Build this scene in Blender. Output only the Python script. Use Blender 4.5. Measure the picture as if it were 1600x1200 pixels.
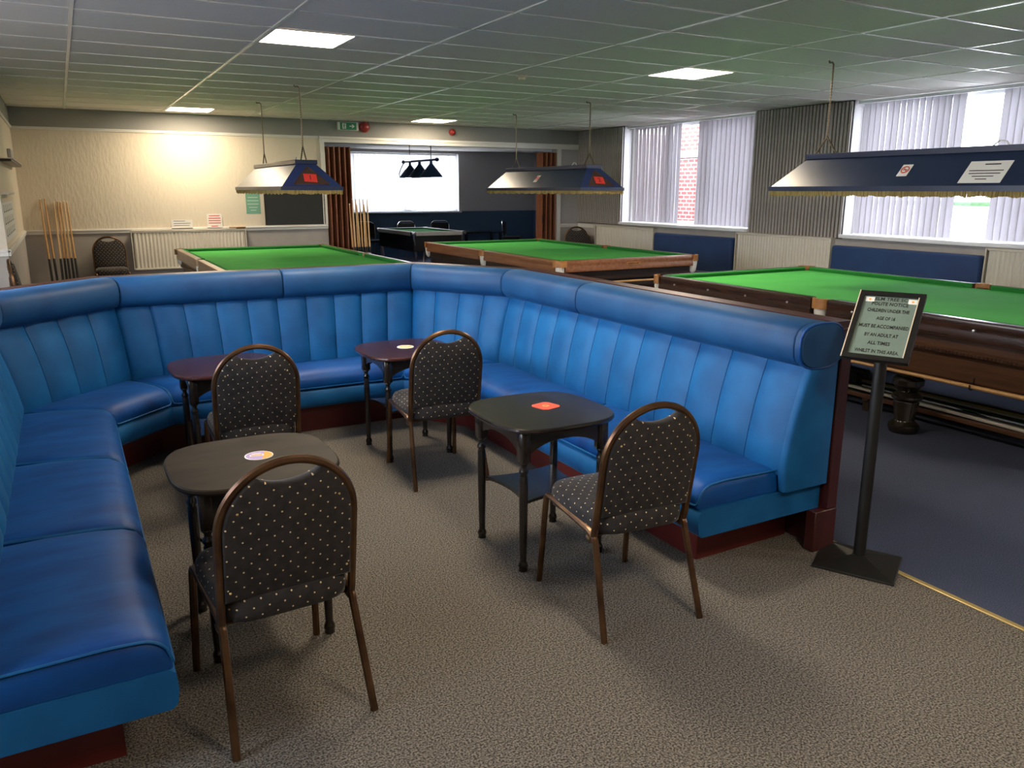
import bpy, bmesh, math, random
from mathutils import Vector, Matrix
random.seed(7)
PI = math.pi
for o in list(bpy.data.objects): bpy.data.objects.remove(o)
scene = bpy.context.scene
COL = scene.collection

# ---------------------------------------------------------------- camera
H = 1.63                                   # eye height
F_PX, YAW, PITCH, ROLL = 1249.17, 0.5042, 0.2374, 0.0017
cam_d = bpy.data.cameras.new('camera'); cam = bpy.data.objects.new('camera', cam_d); COL.objects.link(cam)
cam_d.sensor_fit = 'HORIZONTAL'; cam_d.sensor_width = 36.0; cam_d.lens = 36.0*F_PX/1600.0
cam_d.clip_start = 0.05; cam_d.clip_end = 300
_f = Vector((math.sin(YAW)*math.cos(PITCH), math.cos(YAW)*math.cos(PITCH), -math.sin(PITCH)))
_r = Vector((math.cos(YAW), -math.sin(YAW), 0)); _u = _r.cross(_f)
_r2 = math.cos(ROLL)*_r+math.sin(ROLL)*_u; _u2 = -math.sin(ROLL)*_r+math.cos(ROLL)*_u
M = Matrix((_r2, _u2, -_f)).transposed().to_4x4(); M.translation = (0, 0, H)
cam.matrix_world = M
scene.camera = cam

# ---------------------------------------------------------------- world, exposure
world = bpy.data.worlds.new('overcast_sky'); scene.world = world; world.use_nodes = True
bg = world.node_tree.nodes['Background']; bg.inputs[0].default_value = (0.93, 0.96, 1.0, 1); bg.inputs[1].default_value = 6.5
LED = 23.0                                   # ceiling panel emission
LED_COL = (1.0, 0.83, 0.60, 1)
scene.view_settings.view_transform = 'Standard'; scene.view_settings.look = 'None'
scene.view_settings.exposure = 1.28; scene.view_settings.gamma = 1.0; scene.view_settings.use_curve_mapping = False
scene.cycles.use_denoising = True
scene.cycles.max_bounces = 10; scene.cycles.diffuse_bounces = 6; scene.cycles.transparent_max_bounces = 16
scene.cycles.sample_clamp_indirect = 6.0
scene.cycles.caustics_reflective = False; scene.cycles.caustics_refractive = False

# ---------------------------------------------------------------- materials
MATS = {}
def mat(name, col, rough=0.5, metal=0.0, col2=None, nscale=8.0, ndetail=4.0, stretch=(1, 1, 1), contrast=(0.35, 0.65),
        bump=0.0, bscale=60.0, bdist=0.002, sheen=0.0, sheen_col=(1, 1, 1), coat=0.0, spec=0.5, trans=0.0, voronoi=False):
    m = bpy.data.materials.new(name); m.use_nodes = True; MATS[name] = m
    nt = m.node_tree; b = nt.nodes['Principled BSDF']; L = nt.links.new
    b.inputs['Base Color'].default_value = (*col, 1); b.inputs['Roughness'].default_value = rough
    b.inputs['Metallic'].default_value = metal; b.inputs['Specular IOR Level'].default_value = spec
    b.inputs['Sheen Weight'].default_value = sheen; b.inputs['Sheen Tint'].default_value = (*sheen_col, 1); b.inputs['Sheen Roughness'].default_value = 0.35
    b.inputs['Coat Weight'].default_value = coat; b.inputs['Coat Roughness'].default_value = 0.15
    tc = nt.nodes.new('ShaderNodeTexCoord'); mp = nt.nodes.new('ShaderNodeMapping'); mp.inputs['Scale'].default_value = stretch
    L(tc.outputs['Object'], mp.inputs[0])
    if col2:
        if voronoi:
            n = nt.nodes.new('ShaderNodeTexVoronoi'); n.inputs['Scale'].default_value = nscale; fac = n.outputs['Color']
        else:
            n = nt.nodes.new('ShaderNodeTexNoise'); n.inputs['Scale'].default_value = nscale; n.inputs['Detail'].default_value = ndetail; fac = n.outputs[0]
        L(mp.outputs[0], n.inputs['Vector'])
        mr = nt.nodes.new('ShaderNodeMapRange'); mr.inputs[1].default_value, mr.inputs[2].default_value = contrast
        L(fac, mr.inputs[0])
        mx = nt.nodes.new('ShaderNodeMix'); mx.data_type = 'RGBA'
        mx.inputs[6].default_value = (*col, 1); mx.inputs[7].default_value = (*col2, 1)
        L(mr.outputs[0], mx.inputs[0]); L(mx.outputs[2], b.inputs['Base Color'])
    if bump:
        n2 = nt.nodes.new('ShaderNodeTexNoise'); n2.inputs['Scale'].default_value = bscale; n2.inputs['Detail'].default_value = 3
        L(mp.outputs[0], n2.inputs['Vector'])
        bp = nt.nodes.new('ShaderNodeBump'); bp.inputs['Strength'].default_value = bump; bp.inputs['Distance'].default_value = bdist
        L(n2.outputs[0], bp.inputs['Height']); L(bp.outputs[0], b.inputs['Normal'])
    if trans:
        tr = nt.nodes.new('ShaderNodeBsdfTranslucent'); tr.inputs[0].default_value = (*col, 1)
        ms = nt.nodes.new('ShaderNodeMixShader'); ms.inputs[0].default_value = trans
        L(b.outputs[0], ms.inputs[1]); L(tr.outputs[0], ms.inputs[2]); L(ms.outputs[0], nt.nodes['Material Output'].inputs[0])
    return m
def emis(name, col, s):
    m = bpy.data.materials.new(name); m.use_nodes = True; MATS[name] = m; b = m.node_tree.nodes['Principled BSDF']
    b.inputs['Base Color'].default_value = (0.9, 0.9, 0.9, 1); b.inputs['Emission Color'].default_value = col; b.inputs['Emission Strength'].default_value = s
    return m
def glass(name, tint=(0.95, 0.97, 1)):
    m = bpy.data.materials.new(name); m.use_nodes = True; MATS[name] = m; nt = m.node_tree; nt.nodes.remove(nt.nodes['Principled BSDF'])
    t = nt.nodes.new('ShaderNodeBsdfTransparent'); t.inputs[0].default_value = (*tint, 1)
    g = nt.nodes.new('ShaderNodeBsdfGlossy'); g.inputs['Roughness'].default_value = 0.03
    lw = nt.nodes.new('ShaderNodeLayerWeight'); lw.inputs[0].default_value = 0.35
    fr = nt.nodes.new('ShaderNodeMath'); fr.operation = 'MULTIPLY_ADD'; fr.inputs[1].default_value = 0.16; fr.inputs[2].default_value = 0.02
    nt.links.new(lw.outputs['Facing'], fr.inputs[0])
    mx = nt.nodes.new('ShaderNodeMixShader'); L = nt.links.new
    L(fr.outputs[0], mx.inputs[0]); L(t.outputs[0], mx.inputs[1]); L(g.outputs[0], mx.inputs[2]); L(mx.outputs[0], nt.nodes['Material Output'].inputs[0])
    return m

def carpet_mat(name, dark, light, scale, bump):
    m = mat(name, dark, 0.95, spec=0.1)
    nt = m.node_tree; b = nt.nodes['Principled BSDF']; L = nt.links.new
    tc = nt.nodes['Texture Coordinate']
    v = nt.nodes.new('ShaderNodeTexVoronoi'); v.inputs['Scale'].default_value = scale*1.3; L(tc.outputs['Object'], v.inputs['Vector'])
    n = nt.nodes.new('ShaderNodeTexNoise'); n.inputs['Scale'].default_value = scale; n.inputs['Detail'].default_value = 2; L(tc.outputs['Object'], n.inputs['Vector'])
    mr = nt.nodes.new('ShaderNodeMapRange'); mr.inputs[1].default_value = 0.38; mr.inputs[2].default_value = 0.64; L(n.outputs[0], mr.inputs[0])
    mx = nt.nodes.new('ShaderNodeMix'); mx.data_type = 'RGBA'; mx.inputs[6].default_value = (*dark, 1); mx.inputs[7].default_value = (*light, 1)
    L(mr.outputs[0], mx.inputs[0]); L(mx.outputs[2], b.inputs['Base Color'])
    bp = nt.nodes.new('ShaderNodeBump'); bp.inputs['Strength'].default_value = bump; bp.inputs['Distance'].default_value = 0.004; bp.invert = True
    L(v.outputs['Distance'], bp.inputs['Height']); L(bp.outputs[0], b.inputs['Normal'])
    return m
carpet_mat('carpet_brown', (0.050, 0.046, 0.043), (0.255, 0.232, 0.207), 150, 0.7)
carpet_mat('carpet_blue', (0.042, 0.052, 0.092), (0.075, 0.090, 0.148), 170, 0.3)
mat('velvet', (0.004, 0.078, 0.24), 0.55, col2=(0.006, 0.112, 0.32), nscale=5.5, ndetail=3, sheen=0.10, sheen_col=(0.25, 0.6, 1.0), bump=0.05, bscale=260, spec=0.25)
mat('velvet_seat', (0.002, 0.044, 0.21), 0.5, col2=(0.003, 0.075, 0.31), nscale=4, ndetail=4, stretch=(1, 3, 1), sheen=0.08, sheen_col=(0.25, 0.6, 1.0), bump=0.05, bscale=260, spec=0.25)
mat('velvet_roll', (0.006, 0.048, 0.150), 0.55, col2=(0.008, 0.070, 0.195), nscale=5, sheen=0.08, sheen_col=(0.3, 0.6, 1.0), bump=0.05, bscale=260, spec=0.3)
mat('plinth_red', (0.13, 0.015, 0.012), 0.45, col2=(0.09, 0.010, 0.009), nscale=3)
mat('mahogany', (0.065, 0.014, 0.014), 0.35, col2=(0.04, 0.009, 0.009), nscale=4, stretch=(6, 6, 0.6))
mat('black_wood', (0.012, 0.010, 0.009), 0.22, col2=(0.022, 0.016, 0.013), nscale=5, stretch=(2, 9, 2), coat=0.3)
mat('worn_black_wood', (0.030, 0.022, 0.016), 0.5, col2=(0.016, 0.012, 0.010), nscale=4, ndetail=6, stretch=(1, 2.5, 1), spec=0.10)
mat('plum_wood', (0.050, 0.013, 0.013), 0.25, col2=(0.030, 0.009, 0.009), nscale=5, coat=0.3)
mat('bronze', (0.16, 0.085, 0.040), 0.32, 0.75, col2=(0.07, 0.035, 0.020), nscale=9)
mat('wall_cream', (0.68, 0.60, 0.48), 0.8, bump=0.55, bscale=28, bdist=0.012, stretch=(1, 1, 0.35))
mat('wall_lower', (0.42, 0.385, 0.35), 0.8, col2=(0.38, 0.35, 0.32), nscale=4)
mat('wall_frieze', (0.27, 0.265, 0.25), 0.85, bump=0.3, bscale=20, bdist=0.006)
mat('wall_grey', (0.44, 0.42, 0.42), 0.85)
mat('lamp_haze_blue', (0.03, 0.075, 0.17), 0.5)  # pool lamp colour, with the bluish window haze over it painted in
mat('far_blue', (0.060, 0.115, 0.20), 0.8)
mat('white_paint', (0.72, 0.70, 0.66), 0.45)
mat('upvc', (0.85, 0.86, 0.88), 0.35)
mat('ceiling_tile', (0.79, 0.735, 0.67), 0.9, col2=(0.75, 0.695, 0.63), nscale=60, bump=0.15, bscale=160)
mat('ceiling_bar', (0.93, 0.91, 0.85), 0.25)
mat('slat_wood', (0.40, 0.365, 0.34), 0.6, col2=(0.31, 0.28, 0.26), nscale=6, stretch=(6, 6, 0.5))
mat('slat_felt', (0.012, 0.012, 0.012), 0.95)
mat('blind_fabric', (0.62, 0.60, 0.63), 0.85, trans=0.40)
mat('blind_white', (0.90, 0.90, 0.91), 0.85, trans=0.35)
mat('radiator', (0.66, 0.61, 0.51), 0.4)
mat('chrome', (0.75, 0.75, 0.76), 0.15, 1.0)
mat('black_metal', (0.014, 0.013, 0.012), 0.42, 0.3)
mat('black_plastic', (0.015, 0.015, 0.016), 0.4)
mat('dark_fabric', (0.035, 0.035, 0.040), 0.9)
mat('bench_blue', (0.012, 0.040, 0.13), 0.7, col2=(0.015, 0.055, 0.16), nscale=3, sheen=0.2)
mat('folding_door', (0.24, 0.085, 0.040), 0.4, col2=(0.16, 0.055, 0.028), nscale=5, stretch=(10, 10, 0.5))
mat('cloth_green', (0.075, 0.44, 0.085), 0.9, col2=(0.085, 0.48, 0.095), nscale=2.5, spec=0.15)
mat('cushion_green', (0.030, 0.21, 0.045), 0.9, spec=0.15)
mat('oak_rail', (0.40, 0.27, 0.15), 0.3, col2=(0.32, 0.20, 0.11), nscale=4, stretch=(8, 0.7, 8), coat=0.25)
mat('teak_rail', (0.27, 0.115, 0.050), 0.3, col2=(0.19, 0.075, 0.032), nscale=4, stretch=(8, 0.7, 8), coat=0.25)
mat('dark_rail', (0.050, 0.022, 0.014), 0.25, col2=(0.028, 0.013, 0.009), nscale=4, stretch=(8, 0.7, 8), coat=0.3)
mat('dark_frame', (0.030, 0.018, 0.013), 0.35, col2=(0.020, 0.012, 0.010), nscale=4)
mat('brown_frame', (0.10, 0.045, 0.022), 0.4, col2=(0.06, 0.026, 0.014), nscale=4, stretch=(8, 0.8, 8))
mat('leather_tan', (0.42, 0.19, 0.055), 0.5, col2=(0.30, 0.12, 0.035), nscale=14)
mat('net_white', (0.70, 0.68, 0.62), 0.9)
mat('pocket_dark', (0.06, 0.03, 0.02), 0.7)
mat('brass', (0.72, 0.52, 0.22), 0.3, 1.0)
mat('steel_bolt', (0.7, 0.7, 0.68), 0.3, 1.0)
mat('lamp_navy', (0.012, 0.022, 0.060), 0.36, col2=(0.018, 0.030, 0.075), nscale=3, coat=0.0, bump=0.08, bscale=9, bdist=0.01)
mat('lamp_blue', (0.018, 0.035, 0.13), 0.5)
mat('lamp_trim', (0.060, 0.035, 0.028), 0.5)
mat('fringe_gold', (0.42, 0.30, 0.11), 0.8, col2=(0.30, 0.21, 0.07), nscale=40, stretch=(1, 1, 0.05))
mat('chain', (0.20, 0.155, 0.10), 0.4, 0.8)
mat('card_red', (0.72, 0.045, 0.035), 0.6)
mat('ink', (0.012, 0.012, 0.012), 0.7)
mat('paper', (0.80, 0.78, 0.74), 0.8)
mat('paper_green', (0.16, 0.36, 0.26), 0.8)
mat('paper_sign', (0.17, 0.225, 0.185), 0.5, col2=(0.145, 0.195, 0.16), nscale=9, bump=0.3, bscale=14, bdist=0.003)
mat('exit_green', (0.02, 0.22, 0.11), 0.5)
mat('alarm_red', (0.28, 0.025, 0.025), 0.35)
mat('blackboard', (0.020, 0.021, 0.020), 0.6)
mat('cue_wood', (0.55, 0.31, 0.11), 0.35, col2=(0.46, 0.25, 0.085), nscale=6, stretch=(5, 5, 0.6))
mat('cue_pale', (0.62, 0.42, 0.20), 0.35)
mat('cue_white', (0.75, 0.73, 0.70), 0.4)
mat('mat_red', (0.70, 0.075, 0.045), 0.6)
mat('mat_lilac', (0.42, 0.30, 0.55), 0.6)
mat('mat_orange', (0.85, 0.36, 0.05), 0.6)
mat('mat_yellow', (0.72, 0.45, 0.10), 0.6)
mat('concrete', (0.72, 0.71, 0.69), 0.9, col2=(0.66, 0.65, 0.63), nscale=2)
mat('tarmac', (0.16, 0.155, 0.145), 0.9, col2=(0.12, 0.12, 0.115), nscale=3)  # invented dark tone for the unseen ground at left, limits ceiling bounce
mat('gold_strip', (0.62, 0.47, 0.20), 0.4, 0.6)
mat('sensor', (0.72, 0.62, 0.45), 0.4)
mat('hedge', (0.02, 0.07, 0.015), 0.9, col2=(0.012, 0.04, 0.01), nscale=12)
glass('window_glass')
emis('led', LED_COL, LED)
# brick building outside
m = mat('brick', (0.33, 0.085, 0.065), 0.85); nt = m.node_tree
bt = nt.nodes.new('ShaderNodeTexBrick'); bt.inputs['Color1'].default_value = (0.36, 0.085, 0.065, 1); bt.inputs['Color2'].default_value = (0.25, 0.055, 0.05, 1)
bt.inputs['Mortar'].default_value = (0.52, 0.46, 0.42, 1); bt.inputs['Scale'].default_value = 1.0; bt.inputs['Mortar Size'].default_value = 0.012
bt.inputs['Brick Width'].default_value = 0.17; bt.inputs['Row Height'].default_value = 0.075
mp = nt.nodes['Mapping']; mp.inputs['Rotation'].default_value = (0, PI/2, PI/2)
sx = nt.nodes.new('ShaderNodeSeparateXYZ'); cx = nt.nodes.new('ShaderNodeCombineXYZ')
nt.links.new(nt.nodes['Texture Coordinate'].outputs['Object'], sx.inputs[0]); nt.links.new(sx.outputs['Y'], cx.inputs['X']); nt.links.new(sx.outputs['Z'], cx.inputs['Y'])
nt.links.new(cx.outputs[0], bt.inputs['Vector']); nt.links.new(bt.outputs[0], nt.nodes['Principled BSDF'].inputs['Base Color'])

# dotted upholstery: small cream dots on a staggered lattice (UV in metres)
def dotted(name, base, base2, dot, px, py, r):
    m = mat(name, base, 0.9, col2=base2, nscale=30, spec=0.15, sheen=0.15); nt = m.node_tree; L = nt.links.new
    uv = nt.nodes.new('ShaderNodeUVMap'); facs = []
    for off in (0.0, 0.5):
        s = nt.nodes.new('ShaderNodeVectorMath'); s.operation = 'MULTIPLY_ADD'; s.inputs[1].default_value = (1/px, 1/py, 0); s.inputs[2].default_value = (off, off, 0)
        L(uv.outputs[0], s.inputs[0])
        fr = nt.nodes.new('ShaderNodeVectorMath'); fr.operation = 'FRACTION'; L(s.outputs[0], fr.inputs[0])
        sb = nt.nodes.new('ShaderNodeVectorMath'); sb.operation = 'SUBTRACT'; sb.inputs[1].default_value = (0.5, 0.5, 0); L(fr.outputs[0], sb.inputs[0])
        ml = nt.nodes.new('ShaderNodeVectorMath'); ml.operation = 'MULTIPLY'; ml.inputs[1].default_value = (px, py, 0); L(sb.outputs[0], ml.inputs[0])
        le = nt.nodes.new('ShaderNodeVectorMath'); le.operation = 'LENGTH'; L(ml.outputs[0], le.inputs[0])
        lt = nt.nodes.new('ShaderNodeMath'); lt.operation = 'LESS_THAN'; lt.inputs[1].default_value = r; L(le.outputs['Value'], lt.inputs[0]); facs.append(lt)
    mx = nt.nodes.new('ShaderNodeMath'); mx.operation = 'MAXIMUM'; L(facs[0].outputs[0], mx.inputs[0]); L(facs[1].outputs[0], mx.inputs[1])
    b = nt.nodes['Principled BSDF']; prev = b.inputs['Base Color'].links[0].from_socket
    mc = nt.nodes.new('ShaderNodeMix'); mc.data_type = 'RGBA'; mc.inputs[7].default_value = (*dot, 1)
    L(prev, mc.inputs[6]); L(mx.outputs[0], mc.inputs[0]); L(mc.outputs[2], b.inputs['Base Color'])
dotted('dot_fabric', (0.040, 0.036, 0.036), (0.026, 0.024, 0.026), (0.75, 0.58, 0.36), 0.046, 0.050, 0.0027)

# ---------------------------------------------------------------- mesh helpers
def new(): return bmesh.new()
def add_box(bm, c, s, rz=0.0, bev=0.0, seg=2, mtx=None):
    t = bmesh.new(); bmesh.ops.create_cube(t, size=1.0)
    bmesh.ops.scale(t, vec=s, verts=t.verts)
    if bev > 0: bmesh.ops.bevel(t, geom=list(t.edges), offset=bev, segments=seg, affect='EDGES', profile=0.6)
    mm = Matrix.Translation(c) @ Matrix.Rotation(rz, 4, 'Z') if mtx is None else mtx
    merge(bm, t, mm); return bm
def merge(bm, t, mm=None):
    vs = [bm.verts.new((mm @ v.co) if mm is not None else v.co) for v in t.verts]
    t.verts.index_update()
    for f in t.faces:
        try: bm.faces.new([vs[v.index] for v in f.verts])
        except ValueError: pass
    t.free()
def bx(bm, x0, x1, y0, y1, z0, z1, bev=0.0, seg=2):
    return add_box(bm, ((x0+x1)/2, (y0+y1)/2, (z0+z1)/2), (abs(x1-x0), abs(y1-y0), abs(z1-z0)), 0, bev, seg)
def loft(bm, rings, closed=True, caps=True):
    vr = [[bm.verts.new(p) for p in r] for r in rings]; n = len(rings[0])
    for a, b in zip(vr, vr[1:]):
        for i in range(n if closed else n-1):
            j = (i+1) % n
            bm.faces.new((a[i], a[j], b[j], b[i]))
    if caps and closed:
        bm.faces.new(list(reversed(vr[0]))); bm.faces.new(vr[-1])
    return bm
def tube(bm, pts, r, seg=8, caps=True, radii=None, squash=None):
    pts = [Vector(p) for p in pts]; n = len(pts); rings = []
    tan = []
    for i in range(n):
        a = pts[max(i-1, 0)]; b = pts[min(i+1, n-1)]; tan.append((b-a).normalized())
    ref = Vector((0, 0, 1)) if abs(tan[0].z) < 0.9 else Vector((1, 0, 0))
    u = tan[0].cross(ref).normalized()
    for i in range(n):
        u = (u - tan[i]*u.dot(tan[i])).normalized(); v = tan[i].cross(u)
        rr = radii[i] if radii else r
        rings.append([pts[i]+(u*math.cos(2*PI*k/seg)+v*math.sin(2*PI*k/seg)*(squash or 1))*rr for k in range(seg)])
    return loft(bm, rings, True, caps)
def lathe(bm, prof, seg=16, c=(0, 0, 0), flute=None):
    rings = []
    for r, z in prof:
        ring = []
        for k in range(seg):
            a = 2*PI*k/seg; q = r
            if flute and flute[0] < z < flute[1] and k % 2: q = r*flute[2]
            ring.append((c[0]+q*math.cos(a), c[1]+q*math.sin(a), c[2]+z))
        rings.append(ring)
    return loft(bm, rings)
def prism(bm, poly, fn0, fn1):
    return loft(bm, [[fn0(*p) for p in poly], [fn1(*p) for p in poly]])
def smooth_path(pts, r=0.03, n=5):
    pts = [Vector(p) for p in pts]; out = [pts[0]]
    for i in range(1, len(pts)-1):
        a = (pts[i-1]-pts[i]); b = (pts[i+1]-pts[i]); rr = min(r, a.length*0.45, b.length*0.45)
        p0 = pts[i]+a.normalized()*rr; p2 = pts[i]+b.normalized()*rr
        for k in range(n+1):
            t = k/n; out.append(p0*(1-t)**2+pts[i]*2*t*(1-t)+p2*t*t)
    out.append(pts[-1]); return out
def obj(name, bm, m, parent=None, loc=None, smooth=True, uv=None, ang=40):
    bmesh.ops.recalc_face_normals(bm, faces=bm.faces)
    me = bpy.data.meshes.new(name); bm.to_mesh(me); bm.free()
    me.materials.append(MATS[m] if isinstance(m, str) else m)
    if smooth:
        me.shade_smooth(); me.set_sharp_from_angle(angle=math.radians(ang))
    if uv:
        ul = me.uv_layers.new(name='UVMap')
        for p in me.polygons:
            for li in p.loop_indices:
                ul.data[li].uv = uv(me.vertices[me.loops[li].vertex_index].co, p.normal)
    return link(name, me, parent, loc)
def link(name, me, parent=None, loc=None):
    o = bpy.data.objects.new(name, me); COL.objects.link(o)
    if parent is not None: o.parent = parent
    if loc is not None: o.location = loc
    return o
def tag(o, label, cat, group=None):
    o['label'] = label; o['category'] = cat
    if group: o['group'] = group
    return o
def thing(name, label, cat, loc=(0, 0, 0), rz=0.0, group=None):
    o = bpy.data.objects.new(name, None); COL.objects.link(o); o.location = loc; o.rotation_euler = (0, 0, rz); o.empty_display_size = 0.1
    return tag(o, label, cat, group)
def struct(name, bm, m, label=None, parent=None, smooth=False):
    o = obj(name, bm, m, parent, smooth=smooth)
    if parent is None: o['kind'] = 'structure'
    if label: o['label'] = label
    return o
def struct_root(name, label, loc=(0, 0, 0)):
    o = bpy.data.objects.new(name, None); COL.objects.link(o); o.location = loc; o['kind'] = 'structure'; o['label'] = label; return o
def copy_tree(o, parent=None):
    c = o.copy(); COL.objects.link(c); c.parent = parent
    for ch in list(o.children): copy_tree(ch, c)
    return c
def text(name, body, size, m, parent, mtx, depth=0.0006, align='CENTER', width=None, bold=0.0):
    cu = bpy.data.curves.new(name, 'FONT'); cu.body = body; cu.size = size; cu.align_x = align; cu.align_y = 'CENTER'; cu.extrude = depth; cu.resolution_u = 2; cu.offset = bold
    tmp = bpy.data.objects.new(name, cu); COL.objects.link(tmp)
    dg = bpy.context.evaluated_depsgraph_get(); me = bpy.data.meshes.new_from_object(tmp.evaluated_get(dg))
    bpy.data.objects.remove(tmp); bpy.data.curves.remove(cu)
    if width:
        xs = [v.co.x for v in me.vertices]; me.transform(Matrix.Diagonal((width/(max(xs)-min(xs)), 1, 1, 1)))
    me.transform(mtx)
    me.materials.clear(); me.materials.append(MATS[m])
    return link(name, me, parent)
# ================================================================ the room
ZC = 2.693; YF = 12.85; XR = 8.5; XL = -1.7; YB = -3.6
GX = lambda u: 3.788+1.2*u
GY = lambda v: 3.448+0.6*v
SEAM = 3.045                                  # where the two carpets meet
bm = new(); bx(bm, XL, SEAM, YB, 6.05, -0.10, 0.0); bx(bm, XL, SEAM, 6.05, 6.06, -0.10, 0.0)
struct('floor', bm, 'carpet_brown', 'speckled grey-brown loop carpet of the seating area')
bm = new(); bx(bm, SEAM, 11.3, YB, 19.3, -0.10, 0.0); bx(bm, XL, SEAM, 6.06, 19.3, -0.10, 0.0)
struct('floor', bm, 'carpet_blue', 'dark blue carpet under the snooker tables')
bm = new(); add_box(bm, (SEAM, (YB+2.36)/2, 0.003), (0.028, 2.36-YB, 0.006), 0, 0.002, 1)
struct('trim_1', bm, 'gold_strip', 'narrow gold carpet strip between the brown and blue carpets')

# ceiling: slab, tiles, grid bars
ceil = struct_root('ceiling', 'suspended ceiling of off-white tiles in a pale grid')
bm = new(); bx(bm, XL, XR+0.3, YB, YF+0.02, ZC+0.03, ZC+0.15)
obj('slab', bm, 'ceiling_tile', ceil, smooth=False)
LIGHTS = [(-2, 4), (-2, 14), (1, 4), (1, 14), (-2, 0), (1, -6), (-2, -6)]
def tile_mesh(w, d):
    b = new(); add_box(b, (0, 0, 0), (w-0.026, d-0.026, 0.02), 0, 0.003, 1); return b
t_me = obj('tile', tile_mesh(1.2, 0.6), 'ceiling_tile', smooth=False); half = obj('tile', tile_mesh(0.6, 0.6), 'ceiling_tile', smooth=False)
tile_data, half_data = t_me.data, half.data; bpy.data.objects.remove(t_me); bpy.data.objects.remove(half)
for u in range(-4, 4):
    for v in range(-8, 15):
        if (u, v) in LIGHTS: link('ceiling_tile', half_data, ceil, (GX(u)+0.9, GY(v)+0.3, ZC+0.012))
        else: link('ceiling_tile', tile_data, ceil, (GX(u)+0.6, GY(v)+0.3, ZC+0.012))
bm = new(); bx(bm, XL, XR, GY(15)+0.013, YF, ZC+0.002, ZC+0.022); bx(bm, GX(4)+0.013, XR+0.3, YB, YF, ZC+0.002, ZC+0.022); bx(bm, XL, GX(-4)-0.013, YB, YF, ZC+0.002, ZC+0.022)
bx(bm, GX(-4), XR, YB, GY(-8)-0.013, ZC+0.002, ZC+0.022)
obj('edge_tile', bm, 'ceiling_tile', ceil, smooth=False)
for u in range(-4, 5):
    bm = new(); bx(bm, GX(u)-0.012, GX(u)+0.012, YB, YF, ZC-0.004, ZC+0.010); obj('grid_bar', bm, 'ceiling_bar', ceil, smooth=False)
for v in range(-8, 16):
    bm = new(); bx(bm, XL, XR, GY(v)-0.010, GY(v)+0.010, ZC-0.003, ZC+0.010); obj('grid_bar', bm, 'ceiling_bar', ceil, smooth=False)
for u, v in LIGHTS:
    bm = new(); bx(bm, GX(u)+0.590, GX(u)+0.612, GY(v), GY(v)+0.6, ZC-0.003, ZC+0.010); obj('grid_bar', bm, 'ceiling_bar', ceil, smooth=False)
names = {(-2, 4): 'lit square ceiling light panel above the blue banquette', (-2, 14): 'lit ceiling light panel by the cream wall above the radiator',
         (1, 4): 'lit square ceiling light panel nearest the right windows', (1, 14): 'lit ceiling light panel in front of the folding door opening',
         (-2, 0): 'lit ceiling light panel overhead, just above the top of the picture', (1, -6): 'lit ceiling light panel behind the viewer on the right',
         (-2, -6): 'lit ceiling light panel behind the viewer on the left'}
for u, v in LIGHTS:
    t = thing('ceiling_light', names[(u, v)], 'ceiling light', (GX(u)+0.3, GY(v)+0.3, ZC), 0, 'square ceiling light panels')
    bm = new()
    for s in (-1, 1):
        bx(bm, s*0.274, s*0.290, -0.290, 0.290, -0.004, 0.02); bx(bm, -0.274, 0.274, s*0.274, s*0.290, -0.004, 0.02)
    obj('frame', bm, 'white_paint', t, smooth=False)
    bm = new(); bx(bm, -0.274, 0.274, -0.274, 0.274, 0.001, 0.012); obj('diffuser', bm, 'led', t, smooth=False)

# far wall with the wide opening
OX0, OX1, OZ = 3.72, 8.0, 2.36
def band(root, name, m, x0, x1, z0, z1, y0=YF, y1=YF+0.14):
    b = new(); bx(b, x0, x1, y0, y1, z0, z1); return obj(name, b, m, root, smooth=False)
wf = struct_root('wall_far', 'far wall, cream textured plaster above a grey dado')
band(wf, 'lower_wall', 'wall_lower', XL, OX0, 0, 1.06); band(wf, 'upper_wall', 'wall_cream', XL, OX0, 1.06, 2.43)
band(wf, 'frieze', 'wall_frieze', XL, XR+0.25, 2.43, ZC+0.03)
band(wf, 'header', 'wall_frieze', OX0, OX1, OZ, 2.43)
band(wf, 'lower_wall', 'wall_lower', OX1, XR+0.25, 0, 1.0); band(wf, 'upper_wall', 'wall_grey', OX1, XR+0.25, 1.0, 2.43)
def moulding(name, x0, x1, z0, z1, y, proud, label, m='white_paint', axis='x'):
    b = new()
    if axis == 'x': bx(b, x0, x1, y-proud, y, z0, z1); bx(b, x0, x1, y-proud*1.5, y, z0+(z1-z0)*0.55, z1-(z1-z0)*0.12, 0.003, 1)
    else: bx(b, y, y+proud, x0, x1, z0, z1); bx(b, y, y+proud*1.5, x0, x1, z0+(z1-z0)*0.55, z1-(z1-z0)*0.12, 0.003, 1)
    return struct(name, b, m, label)
moulding('trim_2', XL, OX0-0.002, 1.035, 1.095, YF, 0.02, 'white dado rail on the far cream wall')
moulding('trim_3', XL, OX0-0.09, 2.415, 2.450, YF, 0.015, 'thin picture rail under the grey frieze')
moulding('trim_4', OX0-0.08, XR-0.002, 2.36, 2.45, YF, 0.025, 'white moulding over the opening to the pool room')
moulding('trim_5', OX0-0.07, OX0, 1.10, 2.36, YF, 0.02, 'white upright moulding at the left of the opening')
b = new(); bx(b, OX1+0.02, OX1+0.10, YF-0.02, YF, 0, 2.36); struct('trim_6', b, 'white_paint', 'white upright moulding at the right of the opening')
moulding('trim_7', OX1+0.10, XR-0.002, 0.97, 1.03, YF, 0.02, 'white dado rail in the far right corner')
b = new(); bx(b, XL, OX0, YF-0.015, YF, 0, 0.12); struct('baseboard_far', b, 'white_paint', 'white skirting board of the far wall')

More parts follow.
